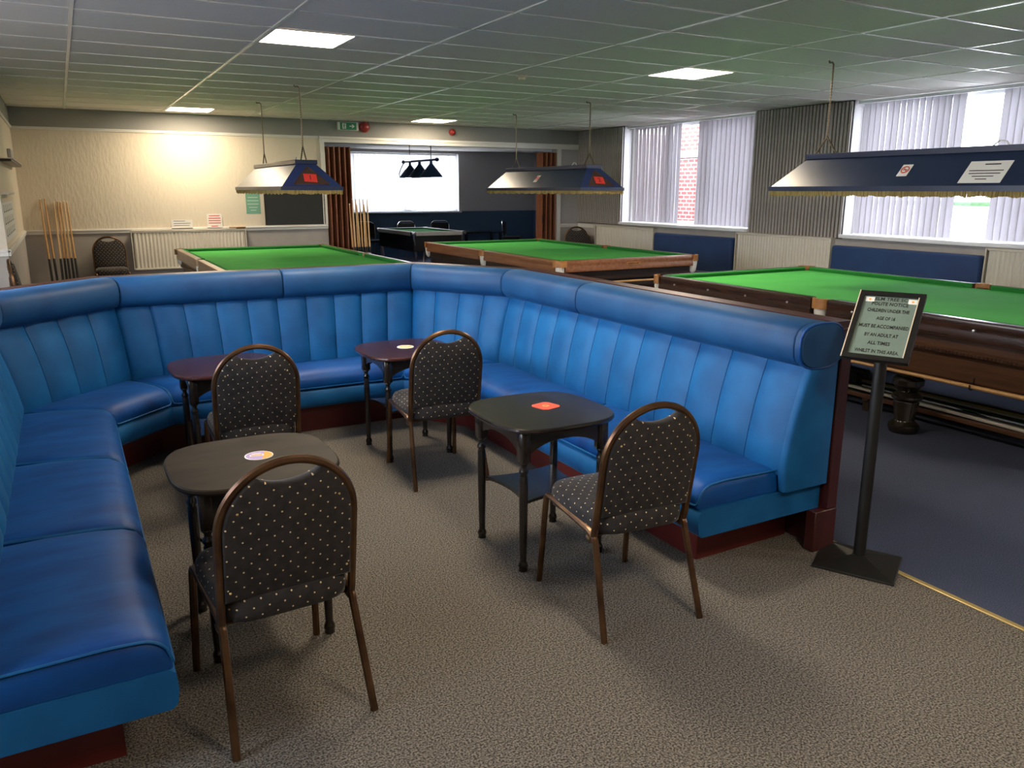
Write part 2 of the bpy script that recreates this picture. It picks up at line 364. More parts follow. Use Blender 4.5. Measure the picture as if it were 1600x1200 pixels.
# left wall: set back near the viewer, stepping in towards the far corner
PX, PY = -0.47, 8.76
wl = struct_root('wall_left', 'cream left wall stepping in near the far corner')
for (x0, x1, y0, y1, pp) in ((XL-0.14, XL, 6.9, PY+0.05, 0), (XL, PX, PY, YF, 0), (XL-0.14, XL, YB, 1.5, 0), (XL-0.14, XL, 1.5, 6.9, 1)):
    for nm, mm, z0, z1 in ((('lower_wall', 'wall_lower', 0, 1.06), ('upper_wall', 'wall_cream', 1.06, 2.43), ('frieze', 'wall_frieze', 2.43, ZC+0.03)) if not pp else (('lower_wall', 'wall_lower', 0, 0.9), ('frieze', 'wall_frieze', 2.45, ZC+0.03))):
        b = new(); bx(b, x0, x1, y0, y1, z0, z1); obj(nm, b, mm, wl, smooth=False)
moulding('trim_8', PY, YF-0.03, 1.035, 1.095, PX, 0.02, 'white dado rail on the stepped left wall', axis='y')
moulding('trim_9', PY, YF-0.03, 2.415, 2.450, PX, 0.015, 'picture rail on the stepped left wall', axis='y')
moulding('trim_10', XL, PX, 1.035, 1.095, PY, 0.02, 'white dado rail on the end of the stepped left wall')
b = new(); bx(b, XL-0.14, XR+0.25, YB-0.14, YB, 0, ZC+0.03)
struct('wall_back', b, 'wall_cream', 'cream wall behind the viewer')
def plain_window(name, label, loc, hw, hh, n, rz):
    w = struct_root(name, label, loc); w.rotation_euler = (0, 0, rz)
    b = new()
    for x0, x1, z0, z1 in ((-hw, -hw+0.06, 0, hh), (hw-0.06, hw, 0, hh), (-hw+0.06, hw-0.06, 0, 0.06), (-hw+0.06, hw-0.06, hh-0.06, hh)): bx(b, x0, x1, 0, 0.05, z0, z1, 0.005, 1)
    obj('window_frame', b, 'upvc', w)
    for k in range(n):
        a, c = -hw+0.06+(2*hw-0.12)*k/n, -hw+0.06+(2*hw-0.12)*(k+1)/n
        if k: b = new(); bx(b, a-0.03, a+0.03, 0, 0.05, 0.06, hh-0.06, 0.005, 1); obj('mullion', b, 'upvc', w)
        b = new(); bx(b, a+(0.03 if k else 0), c-(0.03 if k < n-1 else 0), 0.02, 0.026, 0.06, hh-0.06); obj('pane', b, 'window_glass', w, smooth=False)
plain_window('window_5', 'wide window in the left wall beside the viewer', (XL-0.06, 4.2, 0.9), 2.7, 1.55, 3, PI/2)

# right wall with windows and slatted panels
WINS = [(8.47, 11.47), (3.75, 6.88), (-0.85, 2.25)]
SILL = 1.095
wr = struct_root('wall_right', 'right wall with tall windows and slatted wooden panels between them')
b = new(); bx(b, XR, XR+0.25, YB, YF, 0, SILL-0.03); obj('lower_wall', b, 'wall_lower', wr, smooth=False)
piers = [(11.47, YF), (6.88, 8.47), (2.25, 3.75), (YB, -0.85)]
for y0, y1 in piers:
    b = new(); bx(b, XR, XR+0.25, y0, y1, SILL-0.03, ZC+0.03); obj('pier', b, 'wall_grey', wr, smooth=False)
# slats
sl = new(); add_box(sl, (0, 0, 0), (0.022, 0.036, ZC-0.01-1.06), 0, 0.003, 1); so = obj('slat', sl, 'slat_wood', smooth=False); slat_data = so.data; bpy.data.objects.remove(so)
slab_lab = ['grey-brown vertical slat panel in the far right corner', 'grey-brown vertical slat panel between the two windows', 'grey-brown vertical slat panel right of the near window']
for (y0, y1), lab in zip(piers[:3], slab_lab):
    t = thing('slat_panel', lab, 'wall panel', (XR, (y0+y1)/2, 1.05), 0, 'slatted wall panels')
    hw = (y1-y0)/2
    b = new(); bx(b, -0.012, 0.0, -hw+0.003, hw-0.003, 0.0, ZC-1.052); obj('backing', b, 'slat_felt', t, smooth=False)
    n = round((y1-y0)/0.0555); st = (y1-y0)/n
    for i in range(n): link('slat', slat_data, t, (-0.023, -hw+(i+0.5)*st, (ZC-1.05)/2))
moulding_r = new(); bx(moulding_r, XR-0.02, XR, 12.3, YF-0.03, 0.97, 1.03); struct('trim_11', moulding_r, 'white_paint', 'white dado rail by the far right corner')
for k, (y0, y1) in enumerate(WINS, 1):
    w = struct_root('window_%d' % k, ['tall white-framed window beside the far slat panel', 'tall white-framed window on the right', 'window beyond the right edge of the picture'][k-1], (XR+0.17, (y0+y1)/2, SILL))
    hw = (y1-y0)/2; hh = ZC-SILL
    b = new()
    bx(b, 0, 0.06, -hw, -hw+0.07, 0, hh, 0.006, 1); bx(b, 0, 0.06, hw-0.07, hw, 0, hh, 0.006, 1)
    bx(b, 0, 0.06, -hw+0.07, hw-0.07, 0, 0.07, 0.006, 1); bx(b, 0, 0.06, -hw+0.07, hw-0.07, hh-0.07, hh, 0.006, 1)
    obj('window_frame', b, 'upvc', w)
    fr = [-hw+0.07, -hw/3, hw/3-0.12, hw-0.07]
    for q in (1, 2):
        b = new(); bx(b, 0.0, 0.06, fr[q]-0.035, fr[q]+0.035, 0.07, hh-0.07, 0.006, 1); obj('mullion', b, 'upvc', w)
    for q in range(3):
        b = new(); bx(b, 0.026, 0.034, fr[q]+(0.035 if q else 0), fr[q+1]-(0.035 if q < 2 else 0), 0.07, hh-0.07); obj('pane', b, 'window_glass', w, smooth=False)
    b = new(); bx(b, -0.25, 0.0, -hw+0.002, hw-0.002, -0.03, 0.012, 0.006, 2); obj('window_sill', b, 'upvc', w)

def blind(name, label, x, y0, y1, z0, z1, pitch, width, gaps, m, rot=12, axis='y'):
    t = thing(name, label, 'blind', (x, (y0+y1)/2, z0) if axis == 'y' else ((y0+y1)/2, x, z0), 0, 'vertical blinds')
    hw = (y1-y0)/2; h = z1-z0
    b = new()
    if axis == 'y': bx(b, -0.025, 0.025, -hw, hw, h-0.035, h, 0.004, 1)
    else: bx(b, -hw, hw, -0.025, 0.025, h-0.035, h, 0.004, 1)
    obj('headrail', b, 'upvc', t)
    v = new(); n = 4
    rings = [[], []]
    for zz, ring in ((0.0, rings[0]), (h-0.036, rings[1])):
        for i in range(n+1):
            s = i/n*2-1; ring.append((0.006*(1-s*s), s*width/2, zz))
        for i in range(n, -1, -1):
            s = i/n*2-1; ring.append((0.006*(1-s*s)+0.0012, s*width/2, zz))
    loft(v, rings)
    o = obj('vane', v, m); data = o.data; bpy.data.objects.remove(o)
    cnt = int(round((y1-y0)/pitch))
    for i in range(cnt):
        y = y0+(i+0.5)*(y1-y0)/cnt
        if any(a < y < c for a, c in gaps): continue
        a = math.radians(rot+random.uniform(-5, 5))
        o = link('vane', data, t)
        if axis == 'y': o.location = (0.0, y-(y0+y1)/2, 0.0); o.rotation_euler = (0, 0, -a)
        else: o.location = (y-(y0+y1)/2, 0, 0.0); o.rotation_euler = (0, 0, PI/2-a)
    return t
blind('vertical_blind', 'pale grey vertical blind with a gap showing brickwork', XR+0.05, 8.50, 11.44, SILL+0.03, ZC-0.012, 0.098, 0.116, [(9.70, 10.08), (11.25, 11.5)], 'blind_fabric', 9)
blind('vertical_blind', 'pale grey vertical blind behind the nearest snooker lamp', XR+0.05, 3.78, 6.85, SILL+0.03, ZC-0.012, 0.079, 0.090, [(5.10, 5.49), (6.78, 6.9)], 'blind_fabric', 10)
blind('vertical_blind', 'pale grey vertical blind beyond the right edge of the picture', XR+0.05, -0.82, 2.22, SILL+0.03, ZC-0.012, 0.079, 0.090, [(0.5, 0.9)], 'blind_fabric', 16)

# pool room beyond the opening
FY, FXR, FXL, FZ = 19.2, 11.25, 3.3, 2.60
wp = struct_root('wall_pool_room', 'walls of the pool room, grey above dark blue')
WX0, WX1, WZ0, WZ1 = 6.15, 9.02, 1.11, 2.53
for nm, mm, x0, x1, z0, z1 in (('lower_wall', 'far_blue', FXL, FXR, 0, 1.11), ('upper_wall', 'wall_grey', FXL, WX0, 1.11, FZ), ('upper_wall', 'wall_grey', WX1, FXR, 1.11, FZ), ('lintel', 'wall_grey', WX0, WX1, WZ1, FZ)):
    b = new(); bx(b, x0, x1, FY, FY+0.2, z0, z1); obj(nm, b, mm, wp, smooth=False)
for x0, x1 in ((FXR, FXR+0.15), (FXL-0.15, FXL)):
    b = new(); bx(b, x0, x1, YF+0.14, FY, 0, 1.11); obj('lower_wall', b, 'far_blue', wp, smooth=False)
    b = new(); bx(b, x0, x1, YF+0.14, FY, 1.11, FZ); obj('upper_wall', b, 'wall_grey', wp, smooth=False)
b = new(); bx(b, XR+0.25, FXR+0.15, YF, YF+0.14, 0, FZ); obj('return_wall', b, 'wall_grey', wp, smooth=False)
b = new(); bx(b, FXL-0.15, FXR+0.15, YF+0.14, FY+0.2, FZ, FZ+0.1); struct('ceiling_pool_room', b, 'ceiling_tile', 'plain ceiling of the pool room')
w = struct_root('window_4', 'wide bright window of the pool room', ((WX0+WX1)/2, FY+0.12, WZ0))
hw = (WX1-WX0)/2; hh = WZ1-WZ0
b = new()
for x0, x1, z0, z1 in ((-hw, -hw+0.06, 0, hh), (hw-0.06, hw, 0, hh), (-hw+0.06, hw-0.06, 0, 0.06), (-hw+0.06, hw-0.06, hh-0.06, hh)): bx(b, x0, x1, 0, 0.05, z0, z1, 0.005, 1)
obj('window_frame', b, 'upvc', w)
b = new(); bx(b, -0.03, 0.03, 0, 0.05, 0.06, hh-0.06, 0.005, 1); obj('mullion', b, 'upvc', w)
for x0, x1 in ((-hw+0.06, -0.03), (0.03, hw-0.06)):
    b = new(); bx(b, x0, x1, 0.02, 0.028, 0.06, hh-0.06); obj('pane', b, 'window_glass', w, smooth=False)
b = new(); bx(b, -hw-0.05, hw+0.05, -0.18, 0, -0.035, 0.0, 0.005, 1); obj('window_sill', b, 'upvc', w)
blind('vertical_blind', 'bright white vertical blind in the pool room window', FY+0.04, WX0+0.03, WX1-0.03, WZ0+0.03, WZ1-0.01, 0.105, 0.110, [(7.5, 7.75)], 'blind_white', 30, axis='x')

# folding doors at both sides of the opening
def folding(name, label, x0, x1, n, handle=None):
    t = thing(name, label, 'folding door', ((x0+x1)/2, YF+0.05, 0), 0, 'folding doors of the opening')
    st = (x1-x0)/n; a = 0.075
    for i in range(n):
        xa = x0+i*st-(x0+x1)/2; xb = xa+st; ya, yb = (a, -a) if i % 2 == 0 else (-a, a)
        d = Vector((xb-xa, yb-ya, 0)); b = new()
        add_box(b, ((xa+xb)/2, (ya+yb)/2, 1.15), (d.length-0.004, 0.014, 2.30), math.atan2(d.y, d.x), 0.004, 1); obj('leaf', b, 'folding_door', t, smooth=False)
    if handle:
        b = new(); add_box(b, (handle-(x0+x1)/2, -0.095, 1.12), (0.02, 0.02, 0.16), 0, 0.008, 2); obj('handle', b, 'black_metal', t)
    return t
folding('folding_door', 'brown folding door gathered at the left of the opening', 3.74, 4.13, 9)
folding('folding_door', 'brown folding door gathered at the right of the opening', 7.66, 7.99, 7, 7.70)
# outside
b = new(); bx(b, 8.9, 60, -30, 60, -0.35, -0.25); bx(b, -40, 8.9, 19.6, 60, -0.35, -0.25); bx(b, 8.9, 60, -40, -30, -0.35, -0.25); struct('ground_outside', b, 'concrete', 'pale paved ground outside the right windows')
b = new(); bx(b, -40, 8.9, -40, YB-0.2, -0.35, -0.25); bx(b, -40, XL-0.2, YB-0.2, 19.6, -0.35, -0.25); struct('ground_outside', b, 'tarmac', 'dark tarmac added out of view at left to cut bounce onto the ceiling')
t = thing('brick_building', 'red brick building seen through the gap in the blind', 'building', (10.7, 11.6, -0.25))
b = new(); bx(b, 0, 0.5, -1.4, 1.2, 0, 6.0); obj('brick_wall', b, 'brick', t, smooth=False)
b = new(); bx(b, -0.05, 0.0, -1.3, 1.2, 2.50, 2.62, 0.01, 1); obj('sill_band', b, 'upvc', t)
b = new(); bx(b, -0.03, 0.0, -1.3, 1.2, 1.10, 1.28, 0.01, 1); obj('sill_band', b, 'upvc', t)
b = new(); add_box(b, (17.2, 10.5, 0.58), (1.2, 14, 1.68), 0, 0.3, 3); tag(obj('hedge', b, 'hedge'), 'low green hedge beyond the right window', 'hedge')
b = new(); bx(b, 16.1, 16.3, 3.5, 17.5, -0.25, 1.28); bx(b, 16.05, 16.35, 3.5, 17.5, 1.28, 1.33); tag(obj('garden_wall', b, 'upvc', smooth=False), 'white garden wall beyond the right window', 'wall')
# ================================================================ banquette
BP = [Vector(p) for p in ((-0.32, 2.20), (-0.32, 5.07), (0.28, 5.67), (2.25, 5.67), (2.66, 5.02), (2.66, 2.36))]
SEGN = []
for a, b_ in zip(BP, BP[1:]):
    d = (b_-a).normalized(); SEGN.append(Vector((-d.y, d.x)))       # outward (away from the sitters)
def miter(i):
    if i == 0: return SEGN[0]
    if i == len(BP)-1: return SEGN[-1]
    n1, n2 = SEGN[i-1], SEGN[i]; m = (n1+n2).normalized(); return m/m.dot(n1)
MIT = [miter(i) for i in range(len(BP))]
def bpos(i, t, d, z, extra=0.0):
    p = (BP[i]+MIT[i]*d)*(1-t)+(BP[i+1]+MIT[i+1]*d)*t+SEGN[i]*extra
    return Vector((p.x, p.y, z))
BO = Vector((1.2, 4.0, 0))
bq = thing('banquette', 'blue velvet U-shaped banquette with channelled back and rolled top', 'banquette', BO)
def bpart(name, bm, m, **k):
    bmesh.ops.translate(bm, vec=-BO, verts=bm.verts); return obj(name, bm, m, bq, **k)
BACK = [(0.00, 0.40), (0.0, 0.46), (0.018, 0.56), (0.045, 0.68), (0.078, 0.79), (0.110, 0.88), (0.125, 0.925)]
chan = [(0, 15), (1, 4), (2, 10), (3, 4), (4, 12)]
for i, n in chan:
    for k in range(n):
        t0, t1 = k/n, (k+1)/n; rings = []; q = 8
        L = (BP[i+1]-BP[i]).length
        if i == 4 and k == n-1: pass
        for j in range(q+1):
            s = j/q; t = t0+(t1-t0)*(0.008+s*0.984); bul = 0.020*(1-abs(2*s-1)**3.2)
            ring = [bpos(i, t, d, z, -bul*min(1.0, (z-0.36)/0.10, (0.97-z)/0.06)) for d, z in BACK]
            ring += [bpos(i, t, 0.27, 0.925), bpos(i, t, 0.27, 0.40)]
            rings.append(ring)
        b = new(); loft(b, rings); bpart('back_channel', b, 'velvet', ang=50)
# end facing of the right arm
b = new(); rings = []
for e, sh in ((0.0, 0.0), (0.022, 0.004), (0.032, 0.016)):
    ring = [bpos(4, 1, d+sh-0.012, z) + Vector((0, -e, 0)) for d, z in [(d_, z_) for d_, z_ in BACK]]
    ring += [bpos(4, 1, 0.285-sh, 0.925)+Vector((0, -e, 0)), bpos(4, 1, 0.285-sh, 0.33)+Vector((0, -e, 0)), bpos(4, 1, sh, 0.33)+Vector((0, -e, 0))]
    rings.append(ring)
loft(b, rings); bpart('end_facing', b, 'velvet', ang=50)
# rolled top
def roll_ring(i, t, sc=1.0, dy=0.0):
    out = []
    for k in range(20):
        a = 2*PI*k/20; ca, sa = math.cos(a), math.sin(a)
        rd, rz = 0.135, 0.100
        e = 0.72
        d = 0.155+math.copysign(abs(ca)**e, ca)*rd*sc; z = 0.980+math.copysign(abs(sa)**e, sa)*rz*sc
        p = bpos(i, t, d, z); p.y += dy; out.append(p)
    return out
def roll(i, ts, m='velvet_roll'):
    for t0, t1 in zip(ts, ts[1:]):
        b = new(); L = (BP[i+1]-BP[i]).length; e = 0.012/L; rings = [roll_ring(i, t0+0.001, 0.93), roll_ring(i, t0+e*0.5, 0.98), roll_ring(i, t0+e, 1.0)]
        for k in range(1, 6): rings.append(roll_ring(i, t0+(t1-t0)*k/6))
        rings += [roll_ring(i, t1-e), roll_ring(i, t1-e*0.5, 0.98), roll_ring(i, t1-0.001, 0.93)]
        loft(b, rings); bpart('head_roll', b, m, ang=50)
roll(0, (0, 0.5, 1)); roll(1, (0, 1)); roll(2, (0, 0.52, 1)); roll(3, (0, 1)); roll(4, (0, 0.36, 1.0))
b = new(); rings = [roll_ring(4, 1, 0.99, -0.001), roll_ring(4, 1, 0.985, -0.030), roll_ring(4, 1, 0.93, -0.040)]; loft(b, rings); bpart('roll_end_cap', b, 'velvet_roll', ang=50)
b = new(); tube(b, roll_ring(4, 1.0, 1.005, -0.032)+[roll_ring(4, 1.0, 1.005, -0.032)[0]], 0.005, 6); bpart('piping', b, 'velvet_seat')
# seat cushions
def cushion(i, t0, t1, di=-0.455, m='velvet_seat'):
    L = (BP[i+1]-BP[i]).length; prof = [(0.03, 0.325), (0.03, 0.425), (-0.15, 0.440), (-0.30, 0.442), (-0.385, 0.436), (-0.43, 0.418), (-0.452, 0.385), (-0.452, 0.335), (-0.44, 0.325)]
    rings = []; b = new()
    for e, dr in ((0.003, 0.045), (0.010, 0.016), (0.035, 0.004), (0.09, 0.0)):
        rings.append([bpos(i, t0+e/L, d*(1 if dr < 0.02 else 0.985), max(0.325, z-dr*(z > 0.33))) for d, z in prof])
    for k in range(1, 6): t = t0+(t1-t0)*k/6; rings.append([bpos(i, t, d, z+(0.008 if 0.38 < z and -0.4 < d < 0 else 0)*math.sin(PI*k/6)) for d, z in prof])
    for e, dr in ((0.09, 0.0), (0.035, 0.004), (0.010, 0.016), (0.003, 0.045)):
        rings.append([bpos(i, t1-e/L, d*(1 if dr < 0.02 else 0.985), max(0.325, z-dr*(z > 0.33))) for d, z in prof])
    loft(b, rings); o = bpart('seat_cushion', b, m, ang=60)
    b = new(); pts = [bpos(i, t0+0.006/L, d, z+0.002) for d, z in ((0.02, 0.420), (-0.30, 0.428), (-0.40, 0.422), (-0.440, 0.395), (-0.456, 0.335))]
    pts += [bpos(i, t1-0.006/L, d, z+0.002) for d, z in ((-0.456, 0.335), (-0.440, 0.395), (-0.40, 0.422), (-0.30, 0.428), (0.02, 0.420))]
    tube(b, smooth_path(pts, 0.03, 3), 0.0045, 6)
    bmesh.ops.translate(b, vec=-BO, verts=b.verts); obj('piping', b, 'velvet', o)
for i, ts in ((0, (0.0, 0.325, 0.655, 1.0)), (1, (0, 1)), (2, (0, 0.43, 1)), (3, (0, 1)), (4, (0, 0.5, 0.995))):
    for t0, t1 in zip(ts, ts[1:]): cushion(i, t0, t1)
# upholstered seat base, plinth, timber back
def sweep_all(name, prof, m, t_first=0.0, t_last=1.0, **k):
    for i in range(5):
        a, c = (t_first if i == 0 else 0.0), (t_last if i == 4 else 1.0)
        b = new(); loft(b, [[bpos(i, a+(c-a)*s/4, d, z) for d, z in prof] for s in range(5)]); bpart(name, b, m, **k)
sweep_all('seat_base', [(0.27, 0.20), (0.27, 0.32), (-0.44, 0.324), (-0.458, 0.31), (-0.462, 0.26), (-0.455, 0.215), (-0.44, 0.20)], 'velvet', ang=50)
sweep_all('plinth', [(0.26, 0.0), (0.26, 0.199), (-0.31, 0.199), (-0.31, 0.0)], 'plinth_red', 0.15/2.9, 1-0.17/2.66, smooth=False)
sweep_all('back_board', [(0.285, 0.0), (0.345, 0.0), (0.345, 1.045), (0.285, 1.045)], 'mahogany', smooth=False)
sweep_all('back_cap', [(0.275, 1.046), (0.375, 1.046), (0.375, 1.070), (0.275, 1.070)], 'mahogany', smooth=False)
b = new(); bx(b, 2.87, 3.012, 2.32, 2.375, 0.0, 0.198, 0.004, 1); bx(b, 2.945, 3.012, 2.325, 2.37, 0.198, 1.04, 0.004, 1); bpart('end_post', b, 'mahogany')

# ================================================================ chairs
def chair_proto():
    t = thing('banquet_chair', 'x', 'chair')
    yb = lambda z: -0.155-(z-0.38)*0.17
    # legs and seat rails
    for s in (-1, 1):
        b = new(); tube(b, [(s*0.216, 0.268, 0.0), (s*0.206, 0.235, 0.36)], 0.0132, 8); obj('leg', b, 'bronze', t)
        b = new(); tube(b, [(s*0.218, -0.272, 0.0), (s*0.203, -0.168, 0.34)], 0.0132, 8); obj('leg', b, 'bronze', t)
        b = new(); tube(b, smooth_path([(s*0.206, 0.235, 0.36), (s*0.204, 0.228, 0.405), (s*0.203, 0.19, 0.408), (s*0.202, -0.12, 0.385), (s*0.203, -0.158, 0.372), (s*0.203, -0.168, 0.34)], 0.03, 4), 0.0132, 8); obj('seat_rail', b, 'bronze', t)
    for y, z in ((0.17, 0.388), (-0.13, 0.370)):
        b = new(); tube(b, [(-0.203, y, z), (0.203, y, z)], 0.009, 6); obj('stretcher', b, 'bronze', t)
    # arched back frame
    R, zc, hw = 0.203, 0.678, 0.203
    pts = [(-hw, -0.115, 0.362), (-hw, -0.145, 0.352), (-hw, yb(0.40), 0.40), (-hw, yb(0.54), 0.54), (-hw, yb(zc), zc)]
    for k in range(1, 24):
        a = PI-PI*k/24; pts.append((R*math.cos(a), yb(zc+R*math.sin(a)), zc+R*math.sin(a)))
    pts += [(-p[0], p[1], p[2]) for p in reversed(pts[:5])]
    b = new(); tube(b, smooth_path(pts, 0.015, 2), 0.0138, 8); obj('back_frame', b, 'bronze', t)
    # padded back panel with hand-hold
    Ri = R-0.008; poly = [(-Ri, 0.452), (-Ri, 0.55), (-Ri, zc)]
    for k in range(1, 10):
        a = PI-math.radians(6.6*k); poly.append((Ri*math.cos(a), zc+Ri*math.sin(a)))
    xe, ze = poly[-1]
    for k in range(1, 10):
        x = xe*(1-2*k/10); u = abs(x/xe); poly.append((x, ze-0.026*(1-u**2.0)-0.004))
    poly += [(-x, z) for x, z in reversed(poly[:12])]
    b = new()
    def ins(p, q): 
        cx, cz = 0.0, 0.64; return (cx+(p[0]-cx)*q, cz+(p[1]-cz)*q)
    rings = []
    for off, q in ((-0.019, 0.95), (-0.015, 0.985), (-0.004, 1.0), (0.006, 1.0), (0.020, 0.985), (0.028, 0.94)):
        rings.append([(ins(p, q)[0], yb(ins(p, q)[1])+off, ins(p, q)[1]) for p in poly])
    loft(b, rings)
    obj('backrest', b, 'dot_fabric', t, uv=lambda c, n: (c.x, c.z), ang=60)
    # seat
    b = new(); out = []
    for k in range(40):
        a = 2*PI*k/40; ca, sa = math.cos(a), math.sin(a); e = 0.42
        x = math.copysign(abs(ca)**e, ca)*0.208; y = math.copysign(abs(sa)**e, sa)*0.224; x *= 1.0+0.03*(y/0.21)
        out.append((x, y))
    rings = []
    for z, q in ((0.378, 0.93), (0.384, 0.985), (0.405, 1.0), (0.440, 0.995), (0.460, 0.95), (0.472, 0.84), (0.479, 0.5), (0.481, 0.1)):
        rings.append([(x*q, 0.026+y*q, z) for x, y in out])
    loft(b, rings)
    obj('seat', b, 'dot_fabric', t, uv=lambda c, n: (c.x, c.y) if abs(n.z) > 0.6 else ((c.x, c.z) if abs(n.y) > abs(n.x) else (c.y, c.z)), ang=60)
    for s in (-1, 1):
        for z, x in ((0.49, 0.178), (0.745, 0.150)):
            b = new(); add_box(b, (s*x, yb(z)-0.019, z), (0.007, 0.005, 0.007), 0, 0.0015, 1); obj('screw', b, 'brass', t)
    return t
CH = [((0.470, 2.450), 4, 'dotted banquet chair nearest the viewer, at the table beside the left bench'),
      ((1.820, 2.415), -4, 'dotted banquet chair at the table with the red beer mat'),
      ((1.790, 4.175), -4, 'dotted banquet chair at the far right table with the round yellow beer mat'),
      ((0.765, 4.240), -1, 'dotted banquet chair behind the round beer mat table, at the far left table'),
      ((0.53, 12.50), 180, 'upper chair of the stack against the far cream wall beside the cues', 0.105),
      ((0.53, 12.50), 180, 'lower chair of the stack against the far cream wall, hidden by the bench'),
      ((-0.215, 8.30), -90, 'upper chair of the edge-on stack at the far left, showing over the bench', 0.15),
      ((-0.215, 8.30), -90, 'lower chair of the edge-on stack at the far left, hidden by the bench', 0.0),
      ((8.05, 12.18), 150, 'upper chair of the stack in the far right corner beside the radiator', 0.105),
      ((8.11, 12.12), 150, 'lower chair of the stack in the far right corner beside the radiator')]
proto = chair_proto()
for k, ((x, y), a, lab, *zo) in enumerate(CH):
    c = proto if k == 0 else copy_tree(proto)
    c.location = (x, y, zo[0] if zo else 0); c.rotation_euler = (0, 0, math.radians(a)); c['label'] = lab; c['group'] = 'arched banquet chairs with dotted fabric'

# ================================================================ small pub tables
def sq(r, n, e):
    return [(math.copysign(abs(math.cos(2*PI*k/n))**e, math.cos(2*PI*k/n))*r, math.copysign(abs(math.sin(2*PI*k/n))**e, math.sin(2*PI*k/n))*r) for k in range(n)]
def pub_table(label, x, y, top, rz=0.0):
    t = thing('pub_table', label, 'table', (x, y, 0), rz, 'small pub tables')
    ht = 0.665
    b = new(); o = sq(0.295, 56, 0.60)
    rings = [[(px*q, py*q, z) for px, py in o] for z, q in ((ht-0.024, 0.95), (ht-0.021, 0.985), (ht-0.012, 1.0), (ht-0.004, 0.995), (ht, 0.978), (ht, 0.972), (ht, 0.4))]
    loft(b, rings); obj('table_top', b, top, t, ang=25)
    for sx, sy in ((1, 1), (-1, 1), (-1, -1), (1, -1)):
        b = new(); cx, cy = sx*0.200, sy*0.200
        add_box(b, (cx, cy, (0.505+ht-0.024)/2), (0.046, 0.046, ht-0.024-0.505), 0, 0.003, 1)
        lathe(b, [(0.020, 0.508), (0.022, 0.500), (0.014, 0.490), (0.012, 0.480), (0.020, 0.466), (0.021, 0.458), (0.015, 0.448), (0.018, 0.440), (0.0195, 0.38), (0.0185, 0.22), (0.0150, 0.055), (0.0145, 0.045), (0.020, 0.034), (0.022, 0.022), (0.018, 0.012), (0.020, 0.0)], 10, (cx, cy, 0))
        obj('leg', b, 'black_wood', t, ang=50)
    for ax in range(4):
        b = new(); n = 10; poly = [(-0.180, ht-0.024), (0.180, ht-0.024)]
        for k in range(n+1):
            u = 1-2*k/n; poly.append((u*0.180, 0.535+0.050*(1-abs(u)**2.5)))
        mm = Matrix.Rotation(ax*PI/2, 4, 'Z')
        prism(b, poly, lambda p, z: mm @ Vector((p, 0.192, z)), lambda p, z: mm @ Vector((p, 0.212, z))); obj('apron', b, 'black_wood', t, smooth=False)
    b = new(); o = []
    for k in range(4):
        a0 = Vector((0.185, 0.185)); mm = Matrix.Rotation(k*PI/2, 2)
        for s in range(8):
            u = -1+2*s/8; p = mm @ Vector((0.185-0.030*(1-u*u), u*0.185)); o.append((p.x, p.y))
    prism(b, o, lambda p, q: (p, q, 0.300), lambda p, q: (p, q, 0.314)); obj('shelf', b, 'black_wood', t, smooth=False)
    return t
pub_table('worn black pub table with the lilac and orange beer mat, nearest the left bench', 0.515, 2.925, 'worn_black_wood')
pub_table('black pub table with the red beer mat and a lower shelf', 1.808, 3.010, 'black_wood')
pub_table('dark plum-topped pub table with the round yellow beer mat', 1.808, 4.665, 'plum_wood')
pub_table('dark plum-topped pub table with a bare top, at the far left of the bench', 0.715, 4.700, 'plum_wood')
TT = 0.665
def disc(b, r, z0, z1, n=28, c=(0, 0)):
    prism(b, [(c[0]+r*math.cos(2*PI*k/n), c[1]+r*math.sin(2*PI*k/n)) for k in range(n)], lambda p, q: (p, q, z0), lambda p, q: (p, q, z1))
t = thing('beer_mat', 'round lilac and orange beer mat on the worn black table', 'beer mat', (0.545, 2.945, TT), -0.3)
b = new(); disc(b, 0.052, 0, 0.0016); obj('card', b, 'paper', t, smooth=False)
b = new(); disc(b, 0.047, 0.0016, 0.0020); obj('print', b, 'mat_lilac', t, smooth=False)
b = new(); prism(b, [(0.047*math.cos(a), 0.047*math.sin(a)) for a in [math.radians(-70+140*k/14) for k in range(15)]], lambda p, q: (p, q, 0.0020), lambda p, q: (p, q, 0.0023)); obj('print', b, 'mat_orange', t, smooth=False)
b = new(); add_box(b, (-0.008, 0, 0.0024), (0.050, 0.020, 0.0006), 0.15); add_box(b, (-0.012, 0.021, 0.0023), (0.034, 0.006, 0.0006), 0.15); obj('print', b, 'paper', t, smooth=False)
b = new(); add_box(b, (-0.008, 0, 0.0028), (0.040, 0.010, 0.0004), 0.15); obj('print', b, 'mat_orange', t, smooth=False)
t = thing('beer_mat', 'red square beer mat with clipped corners on the black table', 'beer mat', (1.855, 3.040, TT), 0.25)
b = new(); c_ = [(0.054, 0.036), (0.036, 0.054), (-0.036, 0.054), (-0.054, 0.036), (-0.054, -0.036), (-0.036, -0.054), (0.036, -0.054), (0.054, -0.036)]
prism(b, c_, lambda p, q: (p, q, 0), lambda p, q: (p, q, 0.0016)); obj('card', b, 'mat_red', t, smooth=False)
b = new(); disc(b, 0.016, 0.0016, 0.0020, 16); obj('print', b, 'mat_yellow', t, smooth=False)
b = new(); add_box(b, (0, 0, 0.0022), (0.022, 0.006, 0.0005), 0.5); add_box(b, (0, 0, 0.0022), (0.006, 0.022, 0.0005), 0.5); obj('print', b, 'mat_red', t, smooth=False)
t = thing('beer_mat', 'round white and yellow beer mat on the far right pub table', 'beer mat', (1.815, 4.690, TT), 0)
b = new(); disc(b, 0.053, 0, 0.0016); obj('card', b, 'paper', t, smooth=False)
